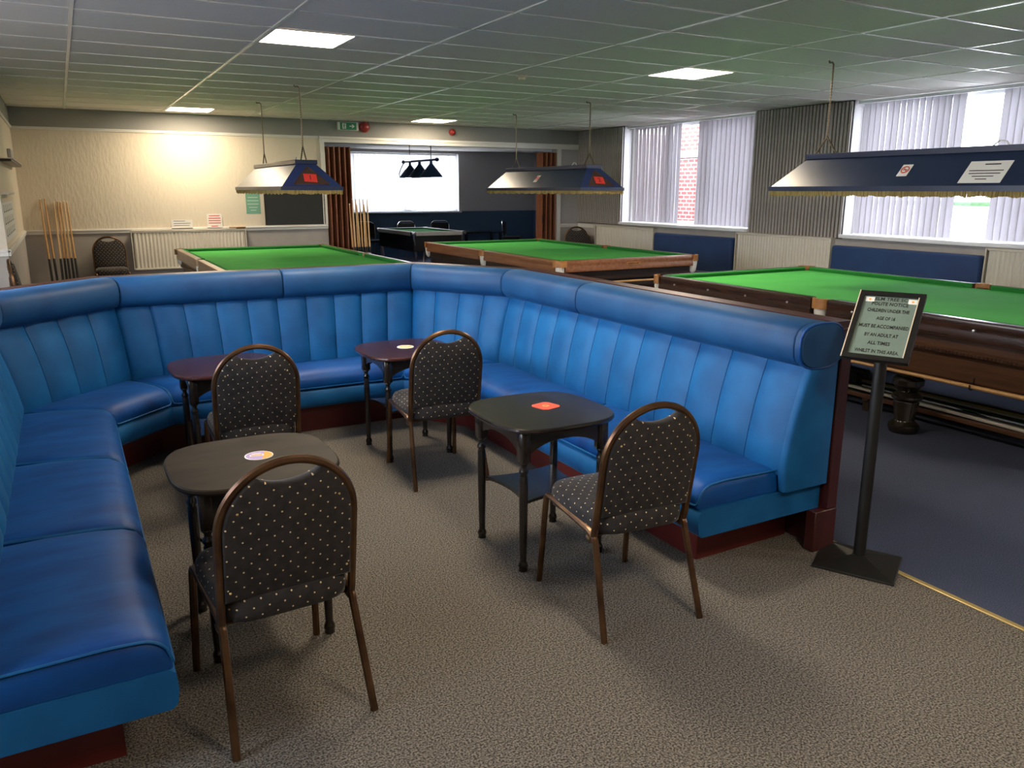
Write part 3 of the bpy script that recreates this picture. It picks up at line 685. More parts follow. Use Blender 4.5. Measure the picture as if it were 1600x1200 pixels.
b = new(); disc(b, 0.040, 0.0016, 0.0020); obj('print', b, 'mat_yellow', t, smooth=False)
b = new(); add_box(b, (0, 0, 0.0023), (0.05, 0.014, 0.0006), 0.2); obj('print', b, 'paper', t, smooth=False)

# ================================================================ notice stand
ns = thing('notice_stand', 'black floor stand with a framed polite notice about children', 'sign stand', (2.963, 2.143, 0))
ND = Vector((math.cos(-1.137), math.sin(-1.137), 0)); NN = Vector((ND.y, -ND.x, 0)); TI = 0.757
NU = Vector((0, 0, 1))*math.cos(TI)-NN*math.sin(TI); NF = ND.cross(NU)
if NF.dot(NN) < 0: NF = -NF
NC = Vector((2.844, 2.062, 1.101))-Vector((2.963, 2.143, 0))
def nf(u, v, w=0.0): return NC+ND*u+NU*v+NF*w
NM = Matrix((ND, NU, NF)).transposed().to_4x4(); NM.translation = NC
b = new(); ra = math.atan2(0.156, 0.27)
cor = [(2.755, 2.227), (2.913, 1.924), (3.184, 2.080), (3.026, 2.383)]
cor = [Vector((x-2.963, y-2.143, 0)) for x, y in cor]
cm = sum(cor, Vector())/4
def bring(q, z): return [Vector((cm.x+(c.x-cm.x)*q, cm.y+(c.y-cm.y)*q, z)) for c in cor]
loft(b, [bring(1.0, 0.0), bring(1.0, 0.006), bring(0.97, 0.010)])
obj('base_plate', b, 'black_metal', ns, smooth=False)
b = new(); m4 = [bring(0.96, 0.010)]; 
def lerp(a, c, s): return a+(c-a)*s
ctr = Vector((0, 0, 0.055))
q4 = bring(0.96, 0.0105); top4 = [Vector((c.x*0.16, c.y*0.16, 0.050)) for c in cor]
loft(b, [q4, top4]); obj('base_cover', b, 'black_metal', ns, smooth=False)
b = new(); tube(b, [(0, 0, 0.045), (0, 0, 1.16)], 0.026, 16); obj('pole', b, 'black_metal', ns)
b = new(); add_box(b, nf(0, 0.06, -0.018), (0.09, 0.10, 0.012), mtx=Matrix.Translation(nf(0, 0.06, -0.018)) @ NM.to_3x3().to_4x4(), bev=0.002); obj('bracket', b, 'black_metal', ns)
W2, H2, FW = 0.125, 0.1675, 0.021
b = new()
def fr_piece(poly):
    prism(b, poly, lambda u, v: nf(u, v, -0.010), lambda u, v: nf(u, v, 0.010))
for poly in ([(-W2, -H2), (W2, -H2), (W2-FW, -H2+FW), (-W2+FW, -H2+FW)], [(W2, -H2), (W2, H2), (W2-FW, H2-FW), (W2-FW, -H2+FW)], [(W2, H2), (-W2, H2), (-W2+FW, H2-FW), (W2-FW, H2-FW)], [(-W2, H2), (-W2, -H2), (-W2+FW, -H2+FW), (-W2+FW, H2-FW)]): fr_piece(poly)
obj('frame', b, 'black_metal', ns, smooth=False)
for s, d in ((-W2+0.0015, 'a'), (W2-FW-0.002, 'b')):
    b = new(); prism(b, [(s-0.0018, -H2+FW*(d == 'b')), (s+0.0018, -H2+FW*(d == 'b')), (s+0.0018, H2-FW*(d == 'b')), (s-0.0018, H2-FW*(d == 'b'))], lambda u, v: nf(u, v, 0.008), lambda u, v: nf(u, v, 0.0125)); obj('bright_edge', b, 'sensor', ns, smooth=False)
b = new(); prism(b, [(-W2+FW, -H2+FW), (W2-FW, -H2+FW), (W2-FW, H2-FW), (-W2+FW, H2-FW)], lambda u, v: nf(u, v, -0.009), lambda u, v: nf(u, v, 0.001)); obj('notice_sheet', b, 'paper_sign', ns, smooth=False)
for u in (-0.080, 0.082):
    b = new(); prism(b, [(u-0.017, 0.118), (u+0.017, 0.118), (u+0.017, 0.141), (u-0.017, 0.141)], lambda p, q: nf(p, q, 0.001), lambda p, q: nf(p, q, 0.0016)); c_ = obj('crest_sticker', b, 'paper', ns, smooth=False)
    b = new(); prism(b, [(u-0.005, 0.134), (u+0.005, 0.134), (u+0.004, 0.127), (u, 0.123), (u-0.004, 0.127)], lambda p, q: nf(p, q, 0.0016), lambda p, q: nf(p, q, 0.002)); obj('crest', b, 'mat_orange', c_, smooth=False)
for body, v, sz, wd in (('ELM TREE SC', 0.134, 0.0215, 0.122), ('POLITE NOTICE', 0.109, 0.023, 0.138), ('CHILDREN UNDER THE', 0.076, 0.0225, 0.158), ('AGE OF 16', 0.037, 0.0225, 0.070), ('MUST BE ACCOMPANIED', -0.003, 0.0235, 0.186), ('BY AN ADULT AT', -0.045, 0.0225, 0.125), ('ALL TIMES', -0.084, 0.0225, 0.083), ('WHILST IN THIS AREA.', -0.124, 0.0225, 0.164)):
    text('lettering', body, sz, 'ink', ns, NM @ Matrix.Translation((0, v, 0.0018)), 0.0004, width=wd, bold=0.00025)
# ================================================================ snooker tables
def snooker(label, cx, cy, rail, frame, net, deep, leg_m, plate_m='leather_tan', bolts=False):
    t = thing('snooker_table', label, 'snooker table', (cx, cy, 0), 0, 'full-size snooker tables')
    HX, HY, ZT, ZB = 1.025, 1.925, 0.862, 0.826
    b = new(); bx(b, -HX+0.09, HX-0.09, -HY+0.09, HY-0.09, ZB-0.05, ZB); obj('bed_cloth', b, 'cloth_green', t, smooth=False)
    pk = [(-HX, -HY), (-HX, 0), (-HX, HY), (HX, -HY), (HX, 0), (HX, HY)]
    g = 0.075   # pocket half gap
    runs = [('y', -1, -HY+g+0.02, -g), ('y', -1, g, HY-g-0.02), ('y', 1, -HY+g+0.02, -g), ('y', 1, g, HY-g-0.02), ('x', -1, -HX+g+0.02, HX-g-0.02), ('x', 1, -HX+g+0.02, HX-g-0.02)]
    for ax, s, a, c in runs:
        W = HX if ax == 'y' else HY
        pr = [(W, 0.735), (W+0.004, 0.760), (W-0.006, 0.790), (W-0.004, 0.815), (W, 0.845), (W-0.004, 0.858), (W-0.014, ZT), (W-0.062, ZT+0.002), (W-0.062, 0.735)]
        f = (lambda w, z, q: (s*w, q, z)) if ax == 'y' else (lambda w, z, q: (q, s*w, z))
        b = new(); loft(b, [[f(w, z, a) for w, z in pr], [f(w, z, c) for w, z in pr]]); r = obj('rail', b, rail, t, ang=30)
        pc = [(W-0.062, ZT+0.001), (W-0.100, ZT+0.001), (W-0.112, ZT-0.008), (W-0.096, ZB), (W-0.062, ZB)]
        b = new(); e = 0.05
        i0, i1 = a+0.004, c-0.004
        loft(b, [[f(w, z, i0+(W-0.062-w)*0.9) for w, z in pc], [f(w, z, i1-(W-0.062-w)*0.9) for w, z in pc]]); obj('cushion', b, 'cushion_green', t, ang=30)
        nb = (4 if ax == 'y' else 3) if bolts else 0
        for k in range(nb):
            q = a+(c-a)*(k+0.5)/nb; b = new()
            p = f(W+0.001, 0.803, q); lathe(b, [(0.0001, -0.004), (0.008, -0.004), (0.008, 0.003), (0.0001, 0.005)], 8)
            rot = Matrix.Rotation(PI/2*s, 4, 'Y') if ax == 'y' else Matrix.Rotation(-PI/2*s, 4, 'X')
            bmesh.ops.transform(b, matrix=Matrix.Translation(p) @ rot, verts=b.verts); obj('bolt', b, 'steel_bolt', r)
    for px, py in pk:
        corner = abs(py) > 0.1; sx = 1 if px > 0 else -1; sy = 0 if not corner else (1 if py > 0 else -1)
        d = Vector((sx, sy, 0)).normalized(); n = Vector((-d.y, d.x, 0))
        base = Vector((px, py, 0)) - (Vector((sx*0.045, sy*0.045, 0)) if corner else Vector((sx*0.03, 0, 0)))
        w = 0.085 if corner else 0.072
        b = new(); o_ = []
        for k in range(9):
            a = -PI/2+PI*k/8; o_.append(base+n*(w*math.sin(a))+d*(0.052*math.cos(a)))
        for k in range(8, -1, -1):
            a = -PI/2+PI*k/8; o_.append(base+n*((w-0.022)*math.sin(a))+d*(0.030*math.cos(a)-0.002))
        loft(b, [[Vector((p.x, p.y, 0.790)) for p in o_], [Vector((p.x, p.y, ZT+0.003)) for p in o_]]); p_ = obj('pocket', b, plate_m, t, ang=40)
        b = new(); ctr = base-d*0.01
        lathe(b, [(0.050, 0.80), (0.054, 0.77), (0.048, 0.72), (0.040, 0.67), (0.020, 0.645), (0.0005, 0.64)], 12, (ctr.x, ctr.y, 0)); obj('net', b, net, p_)
        b = new(); disc_c = (ctr.x, ctr.y); 
        prism(b, [(ctr.x+0.048*math.cos(2*PI*k/16), ctr.y+0.048*math.sin(2*PI*k/16)) for k in range(16)], lambda p, q: (p, q, ZB), lambda p, q: (p, q, ZB+0.002)); obj('pocket_hole', b, 'pocket_dark', p_, smooth=False)
    # under-frame
    zb = deep
    for ax, s in (('y', -1), ('y', 1), ('x', -1), ('x', 1)):
        W = (HX if ax == 'y' else HY); L = (HY if ax == 'y' else HX)-0.10
        pr = [(W-0.06, 0.735), (W-0.05, 0.725), (W-0.05, 0.665), (W-0.035, 0.655), (W-0.035, 0.630), (W-0.055, 0.620), (W-0.07, 0.60), (W-0.065, zb+0.02), (W-0.075, zb), (W-0.12, zb), (W-0.12, 0.735)]
        f = (lambda w, z, q: (s*w, q, z)) if ax == 'y' else (lambda w, z, q: (q, s*w, z))
        b = new(); loft(b, [[f(w, z, -L) for w, z in pr], [f(w, z, L) for w, z in pr]]); fr = obj('side_frame', b, frame, t, ang=25)
        if deep < 0.5 and ax == 'y':
            b = new(); nb = 150
            for k in range(nb):
                q = -L+2*L*(k+0.5)/nb; add_box(b, f(W-0.030, 0.642, q), (0.016, 0.014, 0.016), PI/4)
            o = obj('bead_moulding', b, 'brown_frame', fr, smooth=False); o['kind'] = 'stuff'
    prof = [(0.050, zb+0.02), (0.085, zb+0.01), (0.090, zb-0.02), (0.070, zb-0.04), (0.100, zb-0.075), (0.102, zb-0.11), (0.075, zb-0.145), (0.058, zb-0.16), (0.098, zb-0.19), (0.100, zb-0.205), (0.080, zb-0.225), (0.084, zb-0.235), (0.066, 0.090), (0.070, 0.082), (0.075, 0.075), (0.100, 0.055), (0.104, 0.035), (0.098, 0.018), (0.092, 0.0)]
    b = new(); lathe(b, prof, 28, (0, 0, 0), (0.09, zb-0.235, 0.90)); lg = obj('leg', b, leg_m, t, ang=35); ld = lg.data; bpy.data.objects.remove(lg)
    for sx in (-1, 1):
        for y in (-1.66, -0.66, 0.66, 1.66): link('leg', ld, t, (sx*(HX-0.19), y, 0))
    return t
T1 = snooker('snooker table with pale oak rails in front of the cream wall', 2.31, 9.765, 'oak_rail', 'brown_frame', 'net_white', 0.52, 'brown_frame', 'oak_rail')
T2 = snooker('snooker table with reddish-brown rails and tan leather corners', 5.82, 9.545, 'teak_rail', 'dark_frame', 'net_white', 0.52, 'dark_frame')
T3 = snooker('snooker table with dark rails and carved sides, nearest, behind the notice stand', 5.815, 4.030, 'dark_rail', 'brown_frame', 'net_white', 0.45, 'black_wood', bolts=True)
b = new(); add_box(b, (0.02, -1.930, 0.800), (0.20, 0.006, 0.040), 0, 0.002, 1); obj('name_plate', b, 'leather_tan', T2)
b = new()
for k in range(9): add_box(b, (-0.06+k*0.017, -1.9335, 0.800), (0.010, 0.002, 0.018))
obj('plate_engraving', b, 'brown_frame', T2, smooth=False)
# rests hung on hooks at the table sides
def hung_rest(label, p0, p1, hooks, m='cue_wood'):
    t = thing('long_rest', label, 'cue rest', p0)
    b = new(); d = Vector(p1)-Vector(p0); tube(b, [(0, 0, 0), d*0.5, d], 0.012, 8, radii=[0.015, 0.012, 0.009]); obj('shaft', b, m, t)
    b = new(); e = d.normalized(); lathe(b, [(0.011, 0), (0.012, 0.02), (0.008, 0.035)], 8); bmesh.ops.transform(b, matrix=Matrix.Translation(d) @ e.to_track_quat('Z', 'Y').to_matrix().to_4x4(), verts=b.verts); obj('tip', b, 'brass', t)
    return t
hung_rest('wooden long rest hanging along the side of the nearest snooker table', (4.835, 2.15, 0.448), (4.835, 4.55, 0.448), ())
hung_rest('wooden long rest hanging under the end of the reddish-brown snooker table', (4.95, 7.585, 0.60), (6.70, 7.585, 0.60), ())
for T, pts in ((T3, [(4.835, 2.85), (4.835, 3.9)]),):
    for x, y in pts:
        b = new(); c = Vector((x-T.location.x, y-T.location.y, 0))
        tube(b, smooth_path([c+Vector((0.045, 0, 0.52)), c+Vector((0.020, 0, 0.50)), c+Vector((0.018, 0, 0.435)), c+Vector((0, 0, 0.426)), c+Vector((-0.019, 0, 0.437)), c+Vector((-0.019, 0, 0.462))], 0.012, 3), 0.005, 6); obj('rest_hook', b, 'black_metal', T)
for x in (5.2, 6.4):
    b = new(); c = Vector((x-5.82, 7.585-9.545, 0))
    tube(b, smooth_path([c+Vector((0, 0.10, 0.66)), c+Vector((0, 0.02, 0.65)), c+Vector((0, 0.018, 0.588)), c+Vector((0, 0, 0.579)), c+Vector((0, -0.019, 0.59)), c+Vector((0, -0.019, 0.61))], 0.012, 3), 0.005, 6); obj('rest_hook', b, 'black_metal', T2)
# low rack of rests under the nearest table
rk = thing('rest_rack', 'low brown floor rack under the nearest snooker table', 'rack', (5.42, 3.85, 0))
for x in (-0.22, 0.22):
    b = new(); add_box(b, (x, 0, 0.115), (0.035, 3.0, 0.03), 0, 0.004, 1); obj('rack_rail', b, 'brown_frame', rk)
for y in (-1.4, 0, 1.4):
    b = new(); add_box(b, (0, y, 0.09), (0.475, 0.05, 0.02), 0, 0.003, 1); add_box(b, (-0.2, y, 0.04), (0.04, 0.05, 0.08)); add_box(b, (0.2, y, 0.04), (0.04, 0.05, 0.08)); obj('rack_foot', b, 'dark_frame', rk)
rl = [(-0.15, 'cue_white', 'white-shafted rest on the floor rack, nearest the viewer'), (-0.10, 'black_plastic', 'black rest on the floor rack beside the white one'), (-0.05, 'chrome', 'chrome-shafted rest in the middle of the floor rack'), (0.01, 'black_plastic', 'black rest behind the chrome one on the floor rack'), (0.06, 'cue_white', 'white-shafted rest on the far side of the floor rack'), (0.11, 'cue_pale', 'pale wooden rest on the far side of the floor rack'), (0.16, 'black_plastic', 'black rest at the back of the floor rack')]
for k, (x, m, lab) in enumerate(rl):
    t = thing('cue_rest', lab, 'cue rest', (5.42+x, 3.85, 0.143), (k-3)*0.012, 'rests on the floor rack')
    b = new(); tube(b, [(0, -1.35, 0), (0, 0, 0), (0, 1.2, 0)], 0.012, 8, radii=[0.014, 0.012, 0.009]); obj('shaft', b, m, t)
    b = new(); add_box(b, (0, 1.22, 0.012), (0.036, 0.02, 0.035), 0, 0.004, 1); obj('rest_head', b, 'brass' if k % 2 else 'black_metal', t)
b = new(); tube(b, [(5.36, 4.28, 0.26), (5.36, 3.98, 0.25)], 0.030, 12); bx(b, 5.33, 5.39, 4.05, 4.20, 0.16, 0.24); tag(obj('case', b, 'black_plastic'), 'small black case on the rack left of the turned table leg', 'case')

# ================================================================ snooker table lamps
def snooker_lamp(label, cx, cy, num=None, extra=None):
    t = thing('snooker_lamp', label, 'hanging lamp', (cx, cy, 0), 0, 'long fringed snooker lamps')
    w, l, z0, z1, tw, tl = 0.315, 1.225, 1.665, 1.895, 0.105, 1.03
    A = [(-w, -l), (w, -l), (w, l), (-w, l)]; B = [(-tw, -tl), (tw, -tl), (tw, tl), (-tw, tl)]
    for k in range(4):
        j = (k+1) % 4; a0, a1, b0, b1 = A[k], A[j], B[k], B[j]
        b = new()
        P0 = [Vector((*a0, z0)), Vector((*a1, z0)), Vector((*b1, z1)), Vector((*b0, z1))]
        n = (P0[1]-P0[0]).cross(P0[3]-P0[0]).normalized()*0.008
        loft(b, [[p-n for p in P0], P0]); pn = obj('canopy_end' if k % 2 == 0 else 'canopy_side', b, 'lamp_blue' if k % 2 == 0 else 'lamp_navy', t, smooth=False)
        if k % 2 == 0:      # triangular trim on the end panels
            m0 = (P0[0]+P0[1])/2; up = ((P0[2]+P0[3])/2-m0); si = (P0[1]-P0[0])
            nn = (P0[1]-P0[0]).cross(P0[3]-P0[0]).normalized()
            tri = [m0-si*0.30+up*0.10, m0+si*0.30+up*0.10, m0+up*0.90]
            b = new(); loft(b, [[p+nn*0.0005 for p in tri], [p+nn*0.003 for p in tri]]); obj('end_panel', b, 'lamp_trim', pn, smooth=False)
            b = new()
            for q in range(3): tube(b, [tri[q]+nn*0.004, tri[(q+1) % 3]+nn*0.004], 0.005, 6)
            obj('end_moulding', b, 'brown_frame', pn)
            if num and k == 0:
                rm = Matrix((si.normalized(), up.normalized(), nn)).transposed().to_4x4(); rm.translation = m0+up*0.36+nn*0.010
                b = new(); add_box(b, (0, 0, 0), (0.135, 0.105, 0.003), mtx=rm @ Matrix.Rotation(-0.06, 4, 'Z')); cd = obj('number_card', b, 'card_red', t, smooth=False)
                text('numeral', num, 0.085, 'ink', cd, rm @ Matrix.Rotation(-0.06, 4, 'Z') @ Matrix.Translation((0, 0, 0.0025)), 0.0005)
    b = new()
    for s in (-1, 1):
        bx(b, s*w-0.012, s*w+0.012, -l-0.012, l+0.012, 1.630, 1.668); bx(b, -w+0.012, w-0.012, s*l-0.012, s*l+0.012, 1.630, 1.668)
    obj('rim', b, 'lamp_navy', t, smooth=False)
    b = new(); bx(b, -tw-0.012, tw+0.012, -tl-0.012, tl+0.012, z1, z1+0.045, 0.004, 1); obj('ridge_box', b, 'lamp_navy', t)
    b = new(); n = 260                      # gold fringe, strand by strand
    per = []
    for k in range(4):
        j = (k+1) % 4; a = Vector(A[k]); c = Vector(A[j]); m_ = max(8, int((c-a).length/0.012))
        for q in range(m_): per.append(a+(c-a)*(q/m_))
    for q, p in enumerate(per):
        zz = 1.592+0.006*math.sin(q*0.45)+random.uniform(-0.003, 0.003)
        add_box(b, (p.x, p.y, (1.630+zz)/2), (0.008, 0.008, 1.630-zz), random.uniform(0, 1.5))
    o = obj('fringe', b, 'fringe_gold', t, smooth=False); o['kind'] = 'stuff'
    b = new()
    for s in (-1, 1):
        bx(b, s*w-0.009*s-0.003, s*w-0.009*s+0.003, -l, l, 1.612, 1.632); bx(b, -w, w, s*l-0.009*s-0.003, s*l-0.009*s+0.003, 1.612, 1.632)
    obj('fringe_band', b, 'fringe_gold', t, smooth=False)
    for s in (-1, 1):
        yc = s*0.93
        b = new(); zt = z1+0.045
        n = 18
        def links(p, q, n):
            p, q = Vector(p), Vector(q); pts = []; rad = []
            for k in range(2*n+1): pts.append(p+(q-p)*k/(2*n)); rad.append(0.0095 if k % 2 else 0.0050)
            tube(b, pts, 0.005, 6, radii=rad)
        links((0, yc-0.11, zt), (0, yc, zt+0.14), 7); links((0, yc+0.11, zt), (0, yc, zt+0.14), 7); links((0, yc, zt+0.14), (0, yc, 2.55), 20)
        obj('chain', b, 'chain', t, ang=80)
        b = new(); tube(b, smooth_path([(0, yc, 2.54), (0, yc, 2.665), (-0.02, yc, 2.68), (-0.05, yc, 2.672), (-0.055, yc, ZC-0.003)], 0.02, 4), 0.0075, 6); obj('hook', b, 'chain', t)
    b = new(); tube(b, [(0.02, -0.62, z1+0.045), (0.02, -0.60, z1+0.075), (0.02, -0.55, z1+0.085), (0.02, -0.50, z1+0.045)], 0.006, 6); obj('flex', b, 'paper', t)
    b = new(); bx(b, -tw+0.02, tw-0.02, -tl+0.05, tl-0.05, z1-0.05, z1-0.012, 0.008, 1); obj('lamp_tray', b, 'white_paint', t)
    return t, (w, l, z0, z1, tw, tl)
L1, _ = snooker_lamp('fringed snooker lamp hanging over the pale oak-railed table, before the cream wall', 2.31, 9.70, '1')
L2, _ = snooker_lamp('fringed snooker lamp hanging over the reddish-brown-railed table in front of the pool room', 5.82, 9.50, '2')
L3, G = snooker_lamp('navy fringed snooker lamp nearest, carrying a paper notice and a no-smoking sticker', 5.815, 4.03)
def side_frame_mtx(lamp_y, frac):        # matrix on the left slope of a lamp: x along -Y, y up the slope
    w, l, z0, z1, tw, tl = G
    up = Vector((w-tw, 0, z1-z0)); e = up.normalized(); ex = Vector((0, -1, 0)); n = ex.cross(e)
    if n.x > 0: n = -n
    m_ = Matrix((ex, e, n)).transposed().to_4x4(); m_.translation = Vector((-w, lamp_y, z0))+up*frac+n*0.004
    return m_
mm = side_frame_mtx(-0.05, 0.44)
for lamp, y, fr in ((L3, 0.0, 0.50), (L2, -0.02, 0.5)):
    mm = side_frame_mtx(y, fr)
    b = new(); add_box(b, (0, 0, 0), (0.085, 0.115, 0.002), mtx=mm); st = obj('no_smoking_sticker', b, 'paper', lamp, smooth=False)
    b = new(); pts = [mm @ Vector((0.030*math.cos(2*PI*k/20), 0.005+0.030*math.sin(2*PI*k/20), 0.002)) for k in range(21)]; tube(b, pts, 0.0045, 5)
    tube(b, [mm @ Vector((-0.021, 0.026, 0.002)), mm @ Vector((0.021, -0.016, 0.002))], 0.004, 5); obj('prohibition_ring', b, 'mat_red', st)
    b = new(); add_box(b, (0, 0, 0), (0.036, 0.006, 0.002), mtx=mm @ Matrix.Translation((0, 0.005, 0.001))); obj('cigarette', b, 'ink', st, smooth=False)
mm = side_frame_mtx(-0.63, 0.40)
b = new(); add_box(b, (0, 0, 0), (0.297, 0.20, 0.002), mtx=mm); ps = obj('paper_notice', b, 'paper', L3, smooth=False)
b = new(); add_box(b, (0, 0, 0), (0.11, 0.010, 0.001), mtx=mm @ Matrix.Translation((0.02, 0.070, 0.0015)))
for k, wd in enumerate((0.24, 0.22, 0.15, 0.08)): add_box(b, (0, 0, 0), (wd, 0.007, 0.001), mtx=mm @ Matrix.Translation((0, 0.012-0.026*k, 0.0015)))
obj('printed_lines', b, 'ink', ps, smooth=False)
# ================================================================ wall fittings
def radiator(label, loc, w, h, rz, z0, tilt=0.0):
    t = thing('radiator', label, 'radiator', (*loc, z0), rz, 'cream panel radiators')
    b = new(); n = int(w/0.05); poly = []
    for k in range(n*4+1):
        x = -w/2+0.02+(w-0.04)*k/(n*4); ph = k % 4; poly.append((x, -0.075+(0.0 if ph in (1, 2) else 0.010)))
    poly += [(w/2-0.02, -0.055), (-w/2+0.02, -0.055)]
    prism(b, poly, lambda p, q: (p, q, 0.03), lambda p, q: (p, q, h-0.03)); obj('front_panel', b, 'radiator', t, smooth=False)
    b = new(); bx(b, -w/2, w/2, -0.080, -0.050, 0.0, 0.03, 0.006, 1); bx(b, -w/2, w/2, -0.080, -0.050, h-0.03, h-0.004, 0.006, 1); obj('edge_band', b, 'radiator', t)
    b = new(); bx(b, -w/2, w/2, -0.085, -0.005, h-0.006, h, 0.002, 1)
    obj('top_grille', b, 'radiator', t)
    for s in (-1, 1):
        b = new(); bx(b, s*w/2-0.012, s*w/2, -0.083, -0.005, 0.01, h-0.006); obj('side_panel', b, 'radiator', t, smooth=False)
    b = new(); bx(b, -w/2+0.012, w/2-0.012, -0.03, -0.01, 0.02, h-0.03); obj('rear_panel', b, 'radiator', t, smooth=False)
    b = new(); tube(b, smooth_path([(w/2, -0.05, 0.04), (w/2+0.05, -0.05, 0.04), (w/2+0.05, -0.05, -z0)], 0.02, 3), 0.008, 6); lathe(b, [(0.016, 0.03), (0.018, 0.05), (0.018, 0.10), (0.012, 0.115)], 10, (w/2+0.05, -0.05, 0)); obj('valve', b, 'white_paint', t)
    return t
radiator('cream radiator on the far wall beneath two paper notices', (1.635, YF-0.003), 1.58, 0.56, 0, 0.50)
radiator('cream radiator below the far right corner, beside the dark chairs', (XR-0.003, 11.32), 1.66, 0.56, -PI/2, 0.48)
radiator('cream radiator beneath the slat panel between the windows', (XR-0.003, 7.80), 1.65, 0.58, -PI/2, 0.48)
radiator('cream radiator at the right edge of the picture', (XR-0.003, 4.20), 1.60, 0.58, -PI/2, 0.48)
def wall_bench(label, y0, y1):
    t = thing('wall_bench', label, 'bench', (XR, (y0+y1)/2, 0), 0, 'blue benches under the windows'); hw = (y1-y0)/2
    b = new(); add_box(b, (-0.08, 0, 0.70), (0.12, 2*hw, 0.55), 0, 0.04, 3); obj('backrest', b, 'bench_blue', t)
    b = new(); add_box(b, (-0.30, 0, 0.40), (0.50, 2*hw, 0.12), 0, 0.04, 3); obj('seat', b, 'bench_blue', t)
    b = new(); bx(b, -0.48, -0.02, -hw+0.03, hw-0.03, 0, 0.34); obj('plinth', b, 'mahogany', t, smooth=False)
wall_bench('dark blue wall bench under the brick-view window', 8.66, 10.42); wall_bench('dark blue wall bench under the near right window', 5.02, 6.92)
# far wall papers, board, signs
def flat(name, label, cat, x0, x1, z0, z1, m, y=YF, th=0.004, tilt=0.0):
    b = new(); bx(b, x0, x1, y-th, y-0.0005, z0, z1); return tag(obj(name, b, m, smooth=False), label, cat)
def lines(parent, x0, x1, zs, y, m='ink', h=0.006):
    b = new()
    for z, f0, f1 in zs: bx(b, x0+(x1-x0)*f0, x0+(x1-x0)*f1, y-0.001, y, z, z+h)
    return obj('printed_lines', b, m, parent, smooth=False)
bb = thing('blackboard', 'black scoring board below the lamp numbered 1 on the far wall', 'blackboard', (3.21, YF, 1.105))
b = new(); bx(b, -0.455, 0.455, -0.012, -0.001, 0.0, 0.62); obj('board', b, 'blackboard', bb, smooth=False)
b = new(); bx(b, -0.47, 0.47, -0.02, -0.001, 0.62, 0.64); bx(b, -0.47, -0.455, -0.02, -0.001, 0, 0.62); bx(b, 0.455, 0.47, -0.02, -0.001, 0, 0.62); obj('board_frame', b, 'dark_frame', bb, smooth=False)
p = flat('notice', 'green paper notice beside the scoring board', 'notice', 2.47, 2.68, 1.28, 1.58, 'paper_green'); lines(p, 2.47, 2.68, [(1.52, .15, .85), (1.47, .1, .9), (1.42, .1, .9), (1.37, .2, .8), (1.33, .3, .7)], YF-0.004, 'paper')
p = flat('notice', 'white landscape notice standing on the far radiator', 'notice', 1.39, 1.68, 1.064, 1.205, 'paper', y=YF-0.026); lines(p, 1.39, 1.68, [(1.185, .1, .65), (1.15, .1, .9), (1.12, .1, .85)], YF-0.030)
p = flat('notice', 'white portrait notice with red print standing on the far radiator', 'notice', 1.885, 2.10, 1.064, 1.285, 'paper', y=YF-0.026); lines(p, 1.885, 2.10, [(1.25, .15, .85), (1.215, .1, .9), (1.18, .1, .9), (1.145, .1, .9), (1.10, .25, .7)], YF-0.030, 'card_red', 0.012)
t = thing('table_brush', 'wooden table brush lying on the far radiator', 'brush', (2.33, YF-0.045, 1.063), 0.1)
b = new(); add_box(b, (-0.02, 0, 0.022), (0.24, 0.045, 0.016), 0, 0.006, 2); obj('brush_handle', b, 'cue_wood', t)
b = new(); add_box(b, (0.03, 0, 0.007), (0.13, 0.04, 0.014)); obj('bristles', b, 'ink', t, smooth=False)
ex = thing('exit_sign', 'green and white exit sign with a running figure and arrow', 'exit sign', (4.11, YF, 2.55))
b = new(); bx(b, -0.17, 0.17, -0.04, -0.001, 0, 0.125, 0.006, 1); obj('housing', b, 'white_paint', ex)
b = new(); bx(b, -0.13, 0.135, -0.043, -0.0405, 0.008, 0.117); obj('panel', b, 'exit_green', ex, smooth=False)
b = new(); bx(b, -0.095, -0.035, -0.0455, -0.0432, 0.022, 0.103)
obj('doorway_mark', b, 'paper', ex, smooth=False)
b = new(); YY = -0.047
lathe(b, [(0.0001, -0.006), (0.008, -0.006), (0.008, 0.0), (0.0001, 0.0)], 8); bmesh.ops.transform(b, matrix=Matrix.Translation((-0.062, YY, 0.090)) @ Matrix.Rotation(PI/2, 4, 'X'), verts=b.verts)
for a, c in (((-0.063, 0.082), (-0.068, 0.055)), ((-0.068, 0.055), (-0.055, 0.040)), ((-0.055, 0.040), (-0.058, 0.026)), ((-0.068, 0.055), (-0.078, 0.040)), ((-0.078, 0.040), (-0.090, 0.036)), ((-0.064, 0.078), (-0.050, 0.066)), ((-0.064, 0.078), (-0.080, 0.066))): tube(b, [(a[0], YY, a[1]), (c[0], YY, c[1])], 0.0045, 5)
obj('running_figure', b, 'exit_green', ex, smooth=False)
b = new(); prism(b, [(0.02, 0.056), (0.075, 0.056), (0.055, 0.036), (0.072, 0.036), (0.105, 0.0625), (0.072, 0.089), (0.055, 0.089), (0.075, 0.069), (0.02, 0.069)], lambda x, z: (x, -0.0432, z), lambda x, z: (x, -0.0455, z)); obj('arrow', b, 'paper', ex, smooth=False)
def bell(label, x, z, r):
    t = thing('alarm_bell', label, 'fire alarm', (x, YF, z))
    b = new(); lathe(b, [(r, 0.0005), (r, 0.025), (r*0.92, 0.045), (r*0.6, 0.062), (r*0.2, 0.068), (0.0005, 0.068)], 24); bmesh.ops.rotate(b, matrix=Matrix.Rotation(PI/2, 3, 'X'), verts=b.verts); obj('gong', b, 'alarm_red', t)
    b = new(); lathe(b, [(0.014, 0.066), (0.014, 0.078), (0.0005, 0.080)], 10); bmesh.ops.rotate(b, matrix=Matrix.Rotation(PI/2, 3, 'X'), verts=b.verts); obj('centre_cap', b, 'card_red', t)
